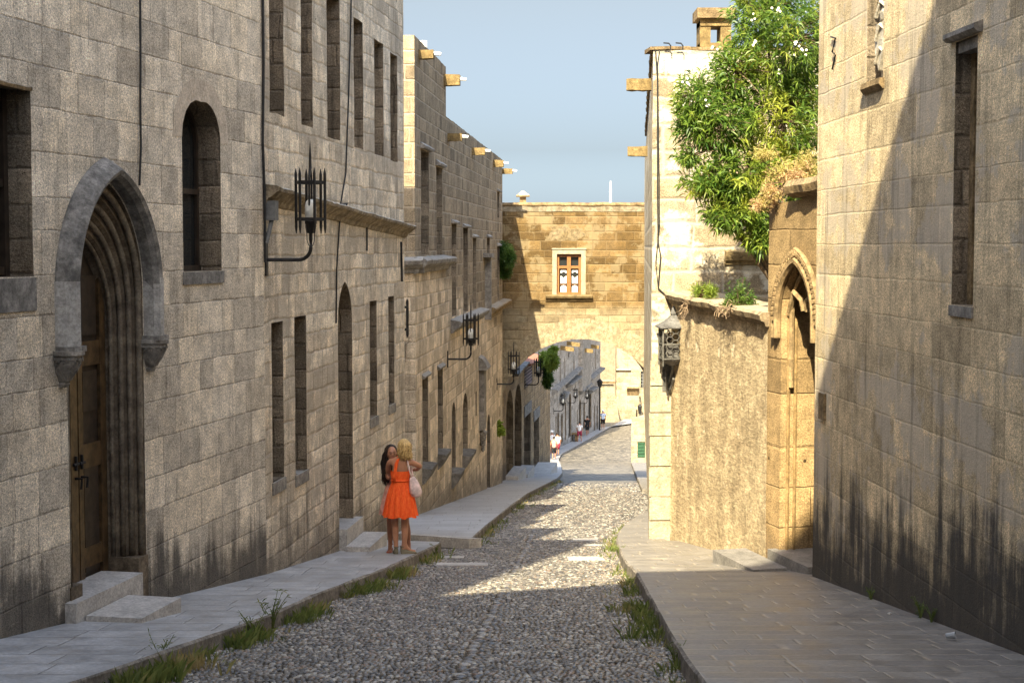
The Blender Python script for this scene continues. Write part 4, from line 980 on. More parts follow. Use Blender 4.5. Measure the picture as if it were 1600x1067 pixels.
# chimney belongs to the house roof: build as its part instead
bpy.data.objects.remove(E)
bm = bmesh.new(); s_ = 27/F; W_ = 48*s_
for dx in (-1, 1): box(bm, p+Vector((dx*W_*.33, 0, .12)), (W_*.34, .5, .62))
box(bm, p+Vector((0, 0, -.1)), (W_*1.0, .55, .3)); box(bm, p+Vector((0, 0, .40)), (W_*1.0, .54, .12))
ch = O('chimney', bm, m_spout, B9, bevel=.015)
bm = bmesh.new(); box(bm, p+Vector((0, 0, .55)), (W_*1.22, .72, .17)); O('cap', bm, m_trim2, ch, bevel=.025)
for y0, x1, x0, Y_, lab in ((133, 978, 1014, 28.5, 'nearer, larger stone spout high on the pale house at right'), (237, 980, 1004, 40, 'farther, smaller stone spout on the pale house at right')):
    u = (Y_-25.6)/((57.5-25.6)/fs9.L); z = ray(1000, y0).z/ray(1000, y0).y*Y_; d = .05
    while d < 2:
        q = fs9.W(u, z, d); 
        if 800+F*q.x/q.y < x1: break
        d += .01
    spout(fs9, u, z, d, lab, False, .28, (.22 if Y_ < 35 else .26))
# hooks on the roof edge
for x in (1048, 1067):
    q = dpt(x, 74, 25.5); bm = bmesh.new(); tube(bm, [q+Vector((0, 0, -.05)), q+Vector((0, 0, .02)), q+Vector((-.03, 0, .06)), q+Vector((-.12, -.02, .065))], .012); tag(O('iron_hook', bm, m_iron), 'iron hook on the roof edge, %s' % ('left of the pair' if x == 1048 else 'right of the pair'), 'hook', 'iron hooks on the roof edge')
cable(f4, [(1024, 80), (1027, 130), (1027, 300), (1028, 380), (1032, 400), (1028, 450), (1036, 458), (1046, 464), (1050, 475)], label='black cable down the pale corner pillar to the lantern', r=.012)
cable(f4, [(1030, 80), (1027, 100), (1029, 250), (1030, 350), (1024, 410), (1028, 450)], label='second thinner black wire looping beside the cable on the pale pillar', r=.008)
# ---- rendered garden wall with coping
f3r = Facade((3.42, 20.5), (2.66, 25.62), (0, 20))
zt0 = f3r.px(1203, 508)[1]; zt1 = f3r.px(1066, 474)[1]
GW = f3r.wall('garden_wall', [(f3r.L, zt1), (0, zt0)], m_r3, None, (.5, .1)); tag(GW, 'rough streaked ochre wall under a stone coping with plants growing on it', 'wall')
bm = bmesh.new(); f3r.ledge(bm, -.05, zt0, f3r.L+.05, zt1, [(-.6, -.02), (.0, -.02), (.05, -.02), (.07, .04), (.12, .06), (.14, .13), (.10, .17), (-.6, .19)], .22, .02); O('coping', bm, stone('worn_coping', (.32, .24, .14), (.22, .16, .10), dark=.4, bumpd=.03, top=(.38, .31, .21)), GW)
# ---- doorway wall
f2r = Facade((3.98, 18.35), (3.42, 20.5), (0, 19))
DW = empty('doorway_wall', base(f2r, 1), 'golden stone wall with a narrow carved doorway tucked behind the corner at right', 'wall')
q0 = f2r.px(1219, 700)[0]; q1 = f2r.px(1274, 600)[0]; q0, q1 = min(q0, q1), max(q0, q1)
qs = f2r.px(1240, 500)[1]; qa = f2r.px(1245, 412)[1]; qb = f2r.px(1240, 865)[1]
qR = arch_R((q1-q0)/2, max(qa-qs, (q1-q0)/2+.01)); qp = arch_path(q0, q1, qb-.5, qs, qR); f2r.hole(qp, .62)
tl = f2r.px(1206, 318)[1]; tr_ = f2r.px(1290, 292)[1]
f2r.wall('wall', [(f2r.L, tl), (f2r.L*.6, tl+.02), (f2r.L*.35, tr_-.05), (0, tr_)], m_r2, DW, (.75, .15))
f2r.panel('door', qp, -.60, m_woodd, DW)
bm = bmesh.new()
for k0, rr_, dd in ((-.04, .05, .05), (-.17, .035, .05), (.05, .035, -.12)):
    pth = arch_path(q0, q1, qs-.9 if k0 > 0 else qs-.25, qs, qR, k0, 16); tube(bm, [f2r.W(p_[0], p_[1], dd) for p_ in pth], rr_, 6)
pth = arch_path(q0, q1, qs-.2, qs, qR, -.12, 34)
for i, p_ in enumerate(pth[2:-2]):
    blob(bm, f2r.W(p_[0]+.02*((i % 2)*2-1), p_[1]+(.03 if i % 2 else 0), .05), (.045, .05, .05), 1, .3, 4, i)
for s_ in (-1, 1):
    um = (q0+q1)/2; tube(bm, [f2r.W(um+s_*(q1-q0)*.5, qs+.05, -.1), f2r.W(um+s_*(q1-q0)*.3, qs+.35, -.08), f2r.W(um+s_*(q1-q0)*.08, qs+.25, -.08), f2r.W(um+s_*.05, qs+.12, -.1)], .04, 6)
O('carved_arch', bm, stone('carved_gold', (.36, .25, .125), (.25, .17, .085), dark=.45, bumpd=.02), DW)
bm = bmesh.new(); uj = q1; 
for k in (0.10, .20): tube(bm, [f2r.W(uj-.02, qb-.3, -k), f2r.W(uj-.02, qs, -k)], .022, 6)
O('jamb_roll', bm, stone('jamb_gold', (.33, .22, .10), (.28, .18, .075)), DW)
bm = bmesh.new(); f2r.ledge(bm, -.2, tr_, f2r.L*.62, tl+.05, [(-.7, -.02), (.03, -.02), (.14, .03), (.17, .12), (.12, .2), (-.7, .22)], .16, .03); O('coping', bm, m_trim2, DW)
sa = gpt(1190, 905); 
steps(f2r, 's', 'grey stone steps at the carved doorway behind the right-hand corner', [(q0-.1, q1+.1, -.55, .12, f2r.px(1225, 862)[1]-.0), (f2r.L*.55, f2r.L+.35, .14, .62, f2r.px(1200, 882, .3)[1])], m_stepd)
# ---- big near wall
f1r = Facade((3.70+.05*21.7, -3), (3.70, 18.7), (0, 10))
B10 = empty('corner_house', base(f1r, 15), 'large golden ashlar house at right crossed by a diagonal shadow edge', 'building', 'medieval stone houses along the street')
s0, s1, sz0, sz1 = f1r.rect(1490, 1524, 62, 478, xt=1507, depth=.34)
n0, n1, nz0, nz1 = f1r.rect(1355, 1381, -60, 128, xt=1368, depth=.16)
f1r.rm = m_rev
f1r.wall('wall', [(f1r.L, 8), (0, 8)], m_r1, B10, (6, .5))
wn = f1r.panel('window', [(s0, sz0), (s1, sz0), (s1, sz1), (s0, sz1)], -.33, m_infill, B10)
bm = bmesh.new(); f1r.ledge(bm, s0-.12, sz1+.01, s1+.12, sz1+.01, [(0, 0), (.05, 0), (.08, .03), (.08, .07), (0, .10)], .1, .003); f1r.fbox(bm, s0+.01, s1-.01, sz1-.10, sz1-.01, -.2, -.02); O('drip_mould', bm, m_trim, wn)
bm = bmesh.new(); f1r.fbox(bm, s1-.10, s1-.003, sz0, sz1, -.32, -.14); O('jamb', bm, m_trim2, wn, bevel=.01)
bm = bmesh.new(); f1r.fbox(bm, s0-.02, s1+.02, sz0-.1, sz0-.004, -.3, .02); O('sill', bm, m_trim, wn, bevel=.012)
wn = f1r.panel('niche', [(n0, nz0), (n1, nz0), (n1, nz1), (n0, nz1)], -.155, stone('niche_back', (.5, .42, .3), (.36, .29, .2)), B10)
bm = bmesh.new(); um = (n0+n1)/2
for i, (dz, sx, sz_) in enumerate(((.20, .16, .12), (.42, .12, .14), (.62, .17, .14), (.85, .13, .16), (1.08, .17, .15), (1.3, .12, .14))):
    blob(bm, f1r.W(um+.04*math.sin(i*2.1), nz0+dz+.1, -.12), (.07, sx, sz_), 2, .35, 3.5, i)
for i in range(5):
    z = nz0+.25+i*.24; tube(bm, [f1r.W(um-.18, z, -.10), f1r.W(um-.05, z+.1, -.04), f1r.W(um+.06, z-.04, -.03), f1r.W(um+.17, z+.09, -.1)], .025, 6)
P = [f1r.W(um-.15, nz0+.62, -.05), f1r.W(um+.15, nz0+.62, -.05), f1r.W(um+.14, nz0+.32, -.04), f1r.W(um, nz0+.12, -.04), f1r.W(um-.14, nz0+.32, -.04)]
loft(bm, [P, [q+Vector((.06, 0, 0)) for q in P]])
O('carved_relief', bm, m_carve, wn)
bm = bmesh.new(); f1r.ledge(bm, n0-.05, nz0-.02, n1+.05, nz0-.02, [(-.15, -.02), (.02, -.08), (.06, -.03), (.05, .03), (-.15, .04)], .1, .004); O('sill', bm, m_trim2, wn)
P = [f1r.W(*f1r.px(x, y), .02) for x, y in ((1301, 58), (1308, 60), (1303, 82), (1306, 84), (1308, 86), (1303, 109))]
bm = bmesh.new(); tube(bm, P, .011, 5); tag(O('iron_cramp', bm, m_iron), 'bent iron cramp high on the sunlit corner of the right-hand wall', 'iron cramp')
bm = bmesh.new(); a = f1r.px(1286, 655); f1r.fbox(bm, a[0]-.14, a[0]+.1, a[1], a[1]+.32, .0, .035); tag(O('wall_plaque', bm, m_trim2, bevel=.01), 'small worn stone plaque near the corner of the right-hand wall', 'plaque')
# ---------------------------------------------------------------- unseen building behind the camera, outline shaped to cast the foreground shadow
def shadow_caster():
    t0 = -4.0; prof = [(-12, 27.0), (-10, 27.8), (-7.9, 27.9), (-7.7, 25.0), (-6.5, 25.0), (-6.45, 16.9), (-4.6, 18.2), (-2.95, 18.6), (-2.2, 19.9), (0, 20.0), (4, 20.0)]
    f = Facade((-12, t0), (4, t0), (0, 5)); E = empty('shadow_caster', (-10, t0, -1.5), 'unseen tall stone block behind the viewer, shaped to cast the foreground shadow', 'building')
    f.g = lambda u: -1.6
    f.wall('wall', [(x+12, z) for x, z in prof[::-1]], m_b1, E, (-4, -10), botz=-3)
shadow_caster()
# ---------------------------------------------------------------- lanterns
def make_lantern():
    E = empty('wall_lantern', (0, 0, 0), 'l', 'lantern', 'iron cage lanterns on the left-hand houses')
    bm = bmesh.new(); pts = [(0, 0, 0), (.44, 0, 0)]+[(.44+.16*math.sin(a), 0, .16-.16*math.cos(a)) for a in np.linspace(.2, math.pi/2, 7)]+[(.60, 0, .26), (.60, 0, .36)]
    tube(bm, pts, .024, 8); box(bm, (.012, 0, .0), (.024, .09, .42))
    O('bracket', bm, m_iron, E)
    bm = bmesh.new(); cx = .60
    tube(bm, [(cx, 0, .34), (cx, 0, .46)], [.05, .07], 8)
    for zz in (.52, .99):
        for k in range(6):
            a, b = k*math.pi/3, (k+1)*math.pi/3
            pa_, pb_ = Vector((cx+.19*math.cos(a), .19*math.sin(a), zz)), Vector((cx+.19*math.cos(b), .19*math.sin(b), zz))
            c_ = (pa_+pb_)/2; M_ = Matrix.Rotation(math.atan2(pb_.y-pa_.y, pb_.x-pa_.x), 3, 'Z'); box(bm, c_, ((pb_-pa_).length+.01, .014, .04), M_)
    for k in range(6):
        a = k*math.pi/3; x, y = cx+.19*math.cos(a), .19*math.sin(a)
        tube(bm, [(x, y, .34), (x, y, .42), (x, y, 1.10), (x, y, 1.17)], [.006, .019, .019, .004], 6)
        tube(bm, [(cx, 0, .50), (x, y, .52)], .009, 5)
    tube(bm, [(cx, 0, .46), (cx, 0, .50)], .08, 8)
    tube(bm, [(cx, -.06, .5), (cx, -.06, 1.05), (cx, 0, 1.18), (cx, 0, 1.34), (cx, 0, 1.52)], [.014, .014, .02, .016, .003], 6); tube(bm, [(cx, .06, .5), (cx, .06, 1.05), (cx, 0, 1.18)], .014, 6)
    for k in (0, 3): 
        a = k*math.pi/3+math.pi/2; tube(bm, [(cx, 0, .2), (cx+.10*math.cos(a), .10*math.sin(a), .18), (cx+.19*math.cos(a), .19*math.sin(a), .25), (cx+.20*math.cos(a), .20*math.sin(a), .36)], .005, 5)
    O('cage', bm, m_iron, E)
    bm = bmesh.new(); loft(bm, [ell((cx, 0, .50), .075, .075, 12), ell((cx, 0, .68), .075, .075, 12), ell((cx, 0, .74), .062, .062, 12), ell((cx, 0, .775), .03, .03, 12)]); O('glass', bm, m_frost, E, smooth=True)
    return E
L0 = make_lantern()
def place(E, F_, x, y, label, s=1.0, first=False):
    o = E if first else copy_tree(E); u, z = F_.px(x, y); p = F_.W(u, z, 0.0)
    o.location = p; o.rotation_euler[2] = F_.ang(); o.scale = (s, s, s); o['label'] = label; return o
place(L0, f2, 415, 406, 'nearest black iron cage lantern on a long arm left of the six walled-up windows', .96, True)
fe3 = Facade((P3.x-6, P3.y+.3), P3, (0, 20))
place(L0, fe3, 630, 550, 'cage lantern half hidden in the alley before the sunlit end wall')
place(L0, f3b, 699, 561, 'cage lantern on the long brown house just below its nearer cornice', 1.0)
place(L0, f3b, 776, 600, 'cage lantern at the far end of the long brown house by the arch', 1.0)
place(L0, f5, 820, 601, 'cage lantern in front of the louvred window beyond the arch', 1.0)
place(L0, f6, 865, 642, 'cage lantern at the start of the shaded row', 1.25)
place(L0, f6, 887, 629, 'small cage lantern, second along the shaded row', 1.1)
place(L0, f6, 906, 630, 'small cage lantern, third along the shaded row', 1.1)
def moorish():
    E = empty('wall_lantern', (0, 0, 0), 'ornate dark pierced-metal lantern hanging on the pale corner pillar', 'lantern')
    w2 = .17; z0, z1 = -.42, 0.0
    bm = bmesh.new(); cx = .33
    def hexes(o, ux, n):   # pierced hexagon lattice on one side
        r = .052
        for i in range(-2, 3):
            for j in range(0, 6):
                a_ = i*r*1.5; b_ = z0+.03+j*r*1.732+(r*.866 if i % 2 else 0)
                if abs(a_) > w2-.02 or b_ > z1-.02: continue
                for k in range(6):
                    a, b = k*math.pi/3, (k+1)*math.pi/3
                    pA = o+ux*max(-w2, min(w2, a_+r*math.cos(a)))+Vector((0, 0, b_+r*math.sin(a))); pB = o+ux*max(-w2, min(w2, a_+r*math.cos(b)))+Vector((0, 0, b_+r*math.sin(b)))
                    if (pB-pA).length > .01: tube(bm, [pA, pB], .008, 4)
    for a in range(4):
        n = Vector((math.cos(a*math.pi/2), math.sin(a*math.pi/2), 0)); t = Vector((-n.y, n.x, 0)); hexes(Vector((cx, 0, 0))+n*w2, t, n)
        c_ = Vector((cx, 0, 0))+n*w2+t*w2; tube(bm, [c_+Vector((0, 0, z0-.02)), c_+Vector((0, 0, z1))], .014, 5)
        for z in (z0, z0+.2, z1): tube(bm, [c_+Vector((0, 0, z)), Vector((cx, 0, z))+n*w2-t*w2], .012, 5)
        c2 = Vector((cx, 0, 0))+(n*w2+t*w2)*.8; tube(bm, [c_+Vector((0, 0, z0)), c_+Vector((0, 0, z0-.1))], .012, 5)
    O('cage', bm, m_dusty, E)
    bm = bmesh.new(); q = math.pi/4
    loft(bm, [ell((cx, 0, 0), .31, .31, 4, q), ell((cx, 0, .02), .31, .31, 4, q), ell((cx, 0, .09), .16, .16, 4, q), ell((cx, 0, .16), .07, .07, 4, q), ell((cx, 0, .18), .03, .03, 4, q)]); tube(bm, [(cx, 0, .16), (cx, 0, .19), (cx, 0, .23), (cx, 0, .30)], [.03, .05, .035, .01], 8); O('roof', bm, stone('leaded_roof', (.22, .21, .20), (.12, .115, .11), dark=.3), E)
    bm = bmesh.new(); box(bm, (cx, 0, z0+.1), (.2, .2, .18)); loft(bm, [ell((cx, 0, z0-.1), .05, .05, 8), ell((cx, 0, z0-.02), .2, .2, 8), ell((cx, 0, z0), .22, .22, 8)]); O('inner_lamp', bm, stone('dusty_metal', (.16, .15, .14), (.09, .085, .08)), E)
    bm = bmesh.new(); box(bm, (.02, -.02, -.62), (.03, .16, .56)); tube(bm, [(.03, 0, -.8), (.2, 0, -.66), (.31, 0, -.52), (cx, 0, -.45)], .022, 6); tube(bm, [(.03, .03, -.5), (.15, .05, -.56), (.24, .02, -.72), (.12, 0, -.86), (.04, 0, -.92)], .02, 6); tube(bm, [(.1, -.06, -.5), (.2, -.08, -.7), (.1, -.04, -.95)], .014, 5)
    O('bracket', bm, m_dusty, E)
    E.location = f4.W(*f4.px(1046, 510), 0); E.rotation_euler[2] = f4.ang(); E.scale = (1.2, 1.2, 1.2)
    return E
moorish()
p = gpt(937, 672); q = dpt(937.5, 605, p.y); bm = bmesh.new(); tube(bm, [p, Vector((p.x, p.y, q.z))], .08, 8); box(bm, (p.x, p.y, q.z+.05), (.25, .25, .15)); loft(bm, [ell((p.x, p.y, q.z+.1), .2, .2, 6), ell((p.x, p.y, q.z+.6), .3, .3, 6), ell((p.x, p.y, q.z+.85), .05, .05, 6)])
tag(O('street_lamp', bm, m_iron), 'black lamp post at the far corner of the shaded row', 'street lamp')
u_, z_ = f7.px(1000, 640); bm = bmesh.new(); tube(bm, [f7.W(u_, z_+1.6, 0), f7.W(u_, z_+1.6, 1.0), f7.W(u_, z_+1, 1.0)], .07, 5); loft(bm, [ell(f7.W(u_, z_-.4, 1), .15, .15, 6), ell(f7.W(u_, z_+.5, 1), .27, .27, 6), ell(f7.W(u_, z_+.8, 1), .05, .05, 6)]); tag(O('wall_lantern', bm, m_iron), 'small dark lantern on the far sunlit building above the low block', 'lantern')
# ---------------------------------------------------------------- plants
def leaves(name, mat, parent, centers, dirs, L, W, droop=.25, **kw):
    """one folded lance leaf (4 verts, 2 tris->quads) per centre/direction"""
    C = np.array(centers); D = np.array(dirs); D /= np.linalg.norm(D, axis=1, keepdims=True)+1e-9; n = len(C)
    rnd = RNG.normal(0, 1, (n, 3)); S = np.cross(D, rnd); S /= np.linalg.norm(S, axis=1, keepdims=True)+1e-9
    l = L*RNG.uniform(.6, 1.25, (n, 1)); w_ = W*RNG.uniform(.7, 1.2, (n, 1))
    dn = np.array([[0, 0, -1.0]])
    mid = C+D*l*.5; tip = C+D*l+dn*l*droop
    V = np.stack([C, mid+S*w_*.5, tip, mid-S*w_*.5], 1).reshape(-1, 3)
    Fq = np.arange(n*4).reshape(-1, 4)
    return MO(name, V, Fq, mat, parent, **kw)
def shoots(ells, count, perwhorl=9, up=.35, seed=0, shell=.5):
    """tips spread through ellipsoids [(centre, radii, weight)] -> leaf centres, dirs and stems"""
    rg = np.random.default_rng(seed); C = []; D = []; tips = []
    ws = np.array([e[2] for e in ells], float); ws /= ws.sum()
    for i in rg.choice(len(ells), count, p=ws):
        c, r, _ = ells[i]; d = rg.normal(0, 1, 3); d /= np.linalg.norm(d); rad = rg.uniform(shell, 1.0)**.6*(1+.18*noise.noise(Vector(d*2.3)+Vector((i*3.1, 0, 0))))
        p = np.array(c)+d*np.array(r)*rad; tips.append((p, d))
        ax = d+np.array([0, 0, up])+rg.normal(0, .25, 3); ax /= np.linalg.norm(ax)
        for k in range(perwhorl):
            q = rg.normal(0, 1, 3); q -= ax*q.dot(ax); q /= np.linalg.norm(q)+1e-9
            C.append(p-ax*rg.uniform(0, .16)); D.append(ax*rg.uniform(.2, .9)+q*rg.uniform(.5, 1))
    return C, D, tips
T = empty('oleander_tree', (4.5, 23.2, zs(23)), 'large green oleander with pale flowers leaning over the garden wall at right', 'tree')
YT = 22.6
def pe(x, y, rx, ry, w_, Y=YT, dep=None):
    p = dpt(x, y, Y); k = Y/F; return ((p.x, p.y, p.z), (rx*k, (dep or (rx+ry)*.5)*k, ry*k), w_)
ells = [pe(1230, 60, 95, 100, 5.5), pe(1190, 20, 60, 60, 2), pe(1120, 190, 72, 62, 3.4), pe(1225, 190, 85, 80, 4.5), pe(1085, 150, 42, 48, 1.5), pe(1090, 195, 45, 26, 1), pe(1165, 270, 75, 52, 3), pe(1110, 285, 55, 30, 1.6), pe(1160, 330, 58, 42, 2.2), pe(1190, 370, 30, 30, 1), pe(1130, 335, 38, 28, 1), pe(1230, 270, 70, 60, 3), pe(1075, 245, 26, 14, .35), pe(1150, 110, 50, 50, 2), pe(1260, 120, 70, 90, 3, 23.2)]
C, D, tips = shoots(ells, 4300, 9, .45, 3, .3)
C = np.array(C); D = np.array(D); hh = len(C)*2//3; leaves('crown', m_leaf, T, C[:hh], D[:hh], .155, .025); leaves('crown', m_leafy, T, C[hh::4], D[hh::4], .12, .018); leaves('crown', m_leaf, T, C[hh:], D[hh:], .10, .016)
bm = bmesh.new(); root = Vector((4.5, 23.2, zs(23))); random.seed(5)
forks = [root+Vector((-.1, -.1, 1.6)), root+Vector((.1, 0, 3.2))]
tube(bm, [root-Vector((0, 0, .3)), forks[0], forks[1]], [.14, .11, .08], 8)
for e_ in ells:
    c_ = Vector(e_[0]); m_ = forks[1].lerp(c_, .5)+Vector((random.uniform(-.1, .1), random.uniform(-.1, .1), -.12)); tube(bm, [forks[1], m_, c_], [.06, .035, .015], 6)
for i in range(0, len(tips), 9):
    p_, d_ = tips[i]; c_ = min(ells, key=lambda e: (Vector(e[0])-Vector(p_)).length); tube(bm, [Vector(c_[0]), Vector(c_[0]).lerp(Vector(p_), .6)+Vector((0, 0, .03)), Vector(p_)], [.014, .009, .004], 4)
O('trunk', bm, m_twig, T)
fl = [t for t in tips if t[0][2] > 1.8 and t[1][1] < .2]; random.shuffle(fl); bm = bmesh.new()
for p_, d_ in fl[:26]:
    p_ = Vector(p_)+Vector((0, -.07, .06))
    for j in range(4):
        c_ = p_+Vector([random.gauss(0, .035) for _ in range(3)])
        for k in range(5):
            a = k*2*math.pi/5; u_ = Vector((math.cos(a), -.4, math.sin(a)))*.020; v_ = Vector((-math.sin(a), 0, math.cos(a)))*.009
            bm.faces.new([bm.verts.new(x_) for x_ in (c_, c_+u_*.6+v_, c_+u_, c_+u_*.6-v_)])
O('flowers', bm, m_flower, T, kind='stuff')
def bush(name, label, cat, ells, n, mat, L, W, per=8, up=.5, seed=1, stem=None, group=None, droop=.2):
    c0_ = ells[0][0]; E = empty(name, c0_, label, cat, group); C, D, tp = shoots(ells, n, per, up, seed, .15)
    leaves('foliage', mat, E, C, D, L, W, droop)
    bm = bmesh.new(); b_ = Vector(stem if stem else (c0_[0], c0_[1], c0_[2]-ells[0][1][2]))
    for i in range(0, len(tp), max(1, len(tp)//26)):
        p_ = Vector(tp[i][0]); tube(bm, [b_, b_.lerp(p_, .5)+Vector((0, 0, .04)), p_], [.012, .008, .003], 4)
    O('stems', bm, m_twig, E); return E
bush('dry_bush', 'dry straw-coloured bush spilling over the top of the doorway wall', 'bush', [pe(1240, 268, 50, 26, 3, 20.2), pe(1205, 300, 26, 28, 2, 20.2), pe(1188, 318, 20, 16, 1, 20.2), pe(1195, 240, 26, 14, 1, 20.2), pe(1262, 250, 24, 22, 1, 20.2)], 900, m_dry, .05, .010, 10, .3, 6)
bush('wall_plant', 'dark leafy plant in the middle of the rendered wall coping', 'plant', [pe(1155, 458, 26, 26, 2, 21.9), pe(1140, 472, 14, 14, 1, 21.9), pe(1172, 470, 14, 14, 1, 21.9)], 330, m_leafd, .05, .014, 8, .5, 9)
bush('wall_plant', 'yellowish tuft of plants near the lantern on the rendered wall coping', 'plant', [pe(1092, 452, 16, 14, 2, 24), pe(1110, 452, 14, 12, 2, 23.5)], 260, m_leafy, .09, .010, 7, 1.2, 10)
bush('hanging_plant', 'green bush growing out of the far end of the long brown house', 'plant', [pe(787, 398, 15, 24, 3, 55), pe(795, 402, 12, 22, 2, 54.6), pe(788, 425, 12, 12, 1, 55)], 900, m_leafd, .13, .035, 7, .2, 12)
bush('hanging_plant', 'sunlit fern-green plant hanging below the arch at left', 'plant', [pe(862, 562, 12, 19, 3, 66), pe(852, 560, 12, 12, 2, 66.5), pe(866, 545, 6, 5, 1, 66)], 900, m_leafy, .15, .04, 7, .3, 14)
bush('hanging_plant', 'dark ivy mass below the sunlit plant under the arch', 'plant', [pe(856, 590, 9, 18, 2, 67), pe(850, 570, 10, 12, 1, 67)], 500, m_leafd, .15, .05, 6, 0, 15)
bush('wall_plant', 'small bright leafy plant low on the far end of the long brown house', 'plant', [pe(778, 664, 6, 9, 2, 53.8), pe(783, 674, 5, 6, 1, 53.6)], 130, m_leafy, .15, .07, 6, .2, 16)
# dead roots hanging on the coping
random.seed(11); m_root = plain('dry_root', (.28, .20, .13), .9, .1)
for x0_, n_, sd_, lab in ((1150, 30, .2, 'tangle of dry brown roots hanging from the middle of the rendered wall coping'), (1085, 14, .05, 'small tuft of dry roots hanging from the coping near the ornate lantern')):
    bm = bmesh.new()
    for i in range(n_):
        c_ = f3r.px(x0_, 480); p_ = f3r.W(c_[0]+random.gauss(0, sd_), c_[1]+random.uniform(-.02, .06), .13); Q = [f3r.W(c_[0], c_[1]+.05, .1), p_]
        for k in range(5): p_ = p_+Vector((random.uniform(-.05, .02), random.uniform(-.07, .07), random.uniform(-.07, .03))); Q.append(p_)
        tube(bm, Q, .004, 4)
    tag(O('dry_roots', bm, m_root), lab, 'roots')
# weeds along the kerbs
def tuftset(name, label, pts, mat=m_grass, hmin=.05, hmax=.22):
    V = []; Fq = []
    for (x, y, z, n, s) in pts:
        for i in range(n):
            a = random.uniform(0, 2*math.pi); r = abs(random.gauss(0, .04*s)); h = random.uniform(hmin, hmax)*s*.62; w_ = random.uniform(.003, .007)*s
            b = Vector((x+r*math.cos(a), y+r*math.sin(a), z)); t = Vector((math.cos(a), math.sin(a), 0))*random.uniform(.1, .8)*h; sd = Vector((-math.sin(a), math.cos(a), 0))*w_
            k = len(V); V += [b-sd, b+sd, b+t*.4+Vector((0, 0, h*.7))+sd*.6, b+t+Vector((0, 0, h))]; Fq.append((k, k+1, k+2, k+3))
    return MO(name, [tuple(v) for v in V], Fq, mat, kind='stuff', label=label, cat='grass')
def kerbpts(tab, Ya, Yb, n, side, s=1, spread=.10):
    o = []
    for i in range(n):
        Y = random.uniform(Ya, Yb); dn = .5+.5*noise.noise(Vector((Y*.9, side, 0)))
        if random.random() > (dn-.42)*3.2: continue
        X = interp(tab, Y)+side*(.02+abs(random.gauss(0, spread))); o.append((X, Y, zr(Y)-.005, random.randint(5, 14), s*random.uniform(.6, 1.3)))
    return o
tuftset('grass', 'grass and weeds growing along the foot of the left kerb', kerbpts(KL1, 10, 24.8, 520, 1, .9)+kerbpts(KL1, 13.3, 16.2, 200, 1, 1.2, .13)+kerbpts(KL1, 18, 20.5, 250, 1, 1.1, .14)+kerbpts(KL1, 10.3, 12.6, 350, 1, 1.2, .16))
tuftset('grass', 'grass and weeds along the foot of the lower left kerb', kerbpts(KL2, 25.7, 62, 500, 1, 1.0, .12))
tuftset('grass', 'grass and weeds growing along the foot of the right kerb', kerbpts(KR1, 10, 32, 520, -1, .9)+kerbpts(KR1, 14, 19, 350, -1, 1.0, .16))
random.seed(21)
def weed(x, y, s, label, mat=m_grass, off=0, wallp=None):
    p_ = wallp if wallp is not None else gpt(x, y, off); E = empty('weed', p_, label, 'weed', 'weeds by the kerbs and wall feet'); V = []; bm = bmesh.new()
    for i in range(11):
        a = random.uniform(0, 6.28); h = s*random.uniform(.5, 1); Q = [p_+Vector((0, 0, -.02)), p_+Vector((math.cos(a)*h*.15, math.sin(a)*h*.15, h*.55)), p_+Vector((math.cos(a)*h*.45, math.sin(a)*h*.45, h))]; tube(bm, Q, [.005, .004, .002], 4); V.append((Q, h))
    O('stems', bm, plain('weed_stem', (.12, .15, .04), .7, .2), E)
    C = []; D = []
    for Q, h in V:
        for k in range(9):
            t = random.random(); q_ = Q[0].lerp(Q[1], t) if k < 4 else Q[1].lerp(Q[2], t); C.append(tuple(q_)); D.append((random.gauss(0, 1), random.gauss(0, 1), random.uniform(0, 1.2)))
    leaves('foliage', mat, E, C, D, s*.22, s*.03, .2)
for x, y, s, lab in ((425, 985, .42, 'tallest spindly weed at the left kerb'), (395, 1000, .3, 'leafy weed at the left kerb just left of the tallest one'), (250, 1045, .28, 'weed at the left kerb near the bottom edge of the picture'), (548, 935, .22, 'low weed tuft at the left kerb halfway to the two women'), (1030, 985, .2, 'low weed at the right kerb'), (1055, 1040, .22, 'weed at the right kerb near the bottom edge'), (968, 872, .25, 'sunlit weed at the curve of the right kerb'), (680, 868, .22, 'weed at the kerb end right of the two women')):
    weed(x, y, s, lab, off=-.17)
for u_, s, lab in ((f1r.px(1368, 840)[0], .16, 'small weed at the foot of the right-hand wall, farthest of three'), (f1r.px(1445, 960)[0], .22, 'leafy weed at the foot of the right-hand wall, middle of three'), (f1r.px(1462, 980)[0], .16, 'weed at the foot of the right-hand wall, nearest of three')):
    weed(0, 0, s, lab, m_leafd, wallp=f1r.W(u_, f1r.g(u_), .04))
p_ = gpt(1478, 1000); bm = bmesh.new(); M_ = Matrix.Rotation(R(80), 3, 'Y') @ Matrix.Rotation(.4, 3, 'X')
rg_ = [ell((0, 0, 0), .022, .022, 12), ell((0, 0, .075), .031, .031, 12), ell((0, 0, .078), .034, .034, 12)]
loft(bm, [[p_+Vector((0, 0, .04))+M_ @ v for v in r_] for r_ in rg_], True, False); tag(O('plastic_cup', bm, m_plast, smooth=True), 'crushed clear plastic cup lying at the foot of the right-hand wall', 'cup')
p_ = gpt(1390, 960); bm = bmesh.new(); blob(bm, p_+Vector((0, 0, .015)), (.025, .02, .012), 1, .4, 3, 2); tag(O('litter', bm, m_step), 'crumpled pale scrap of litter on the right pavement by the wall', 'litter')
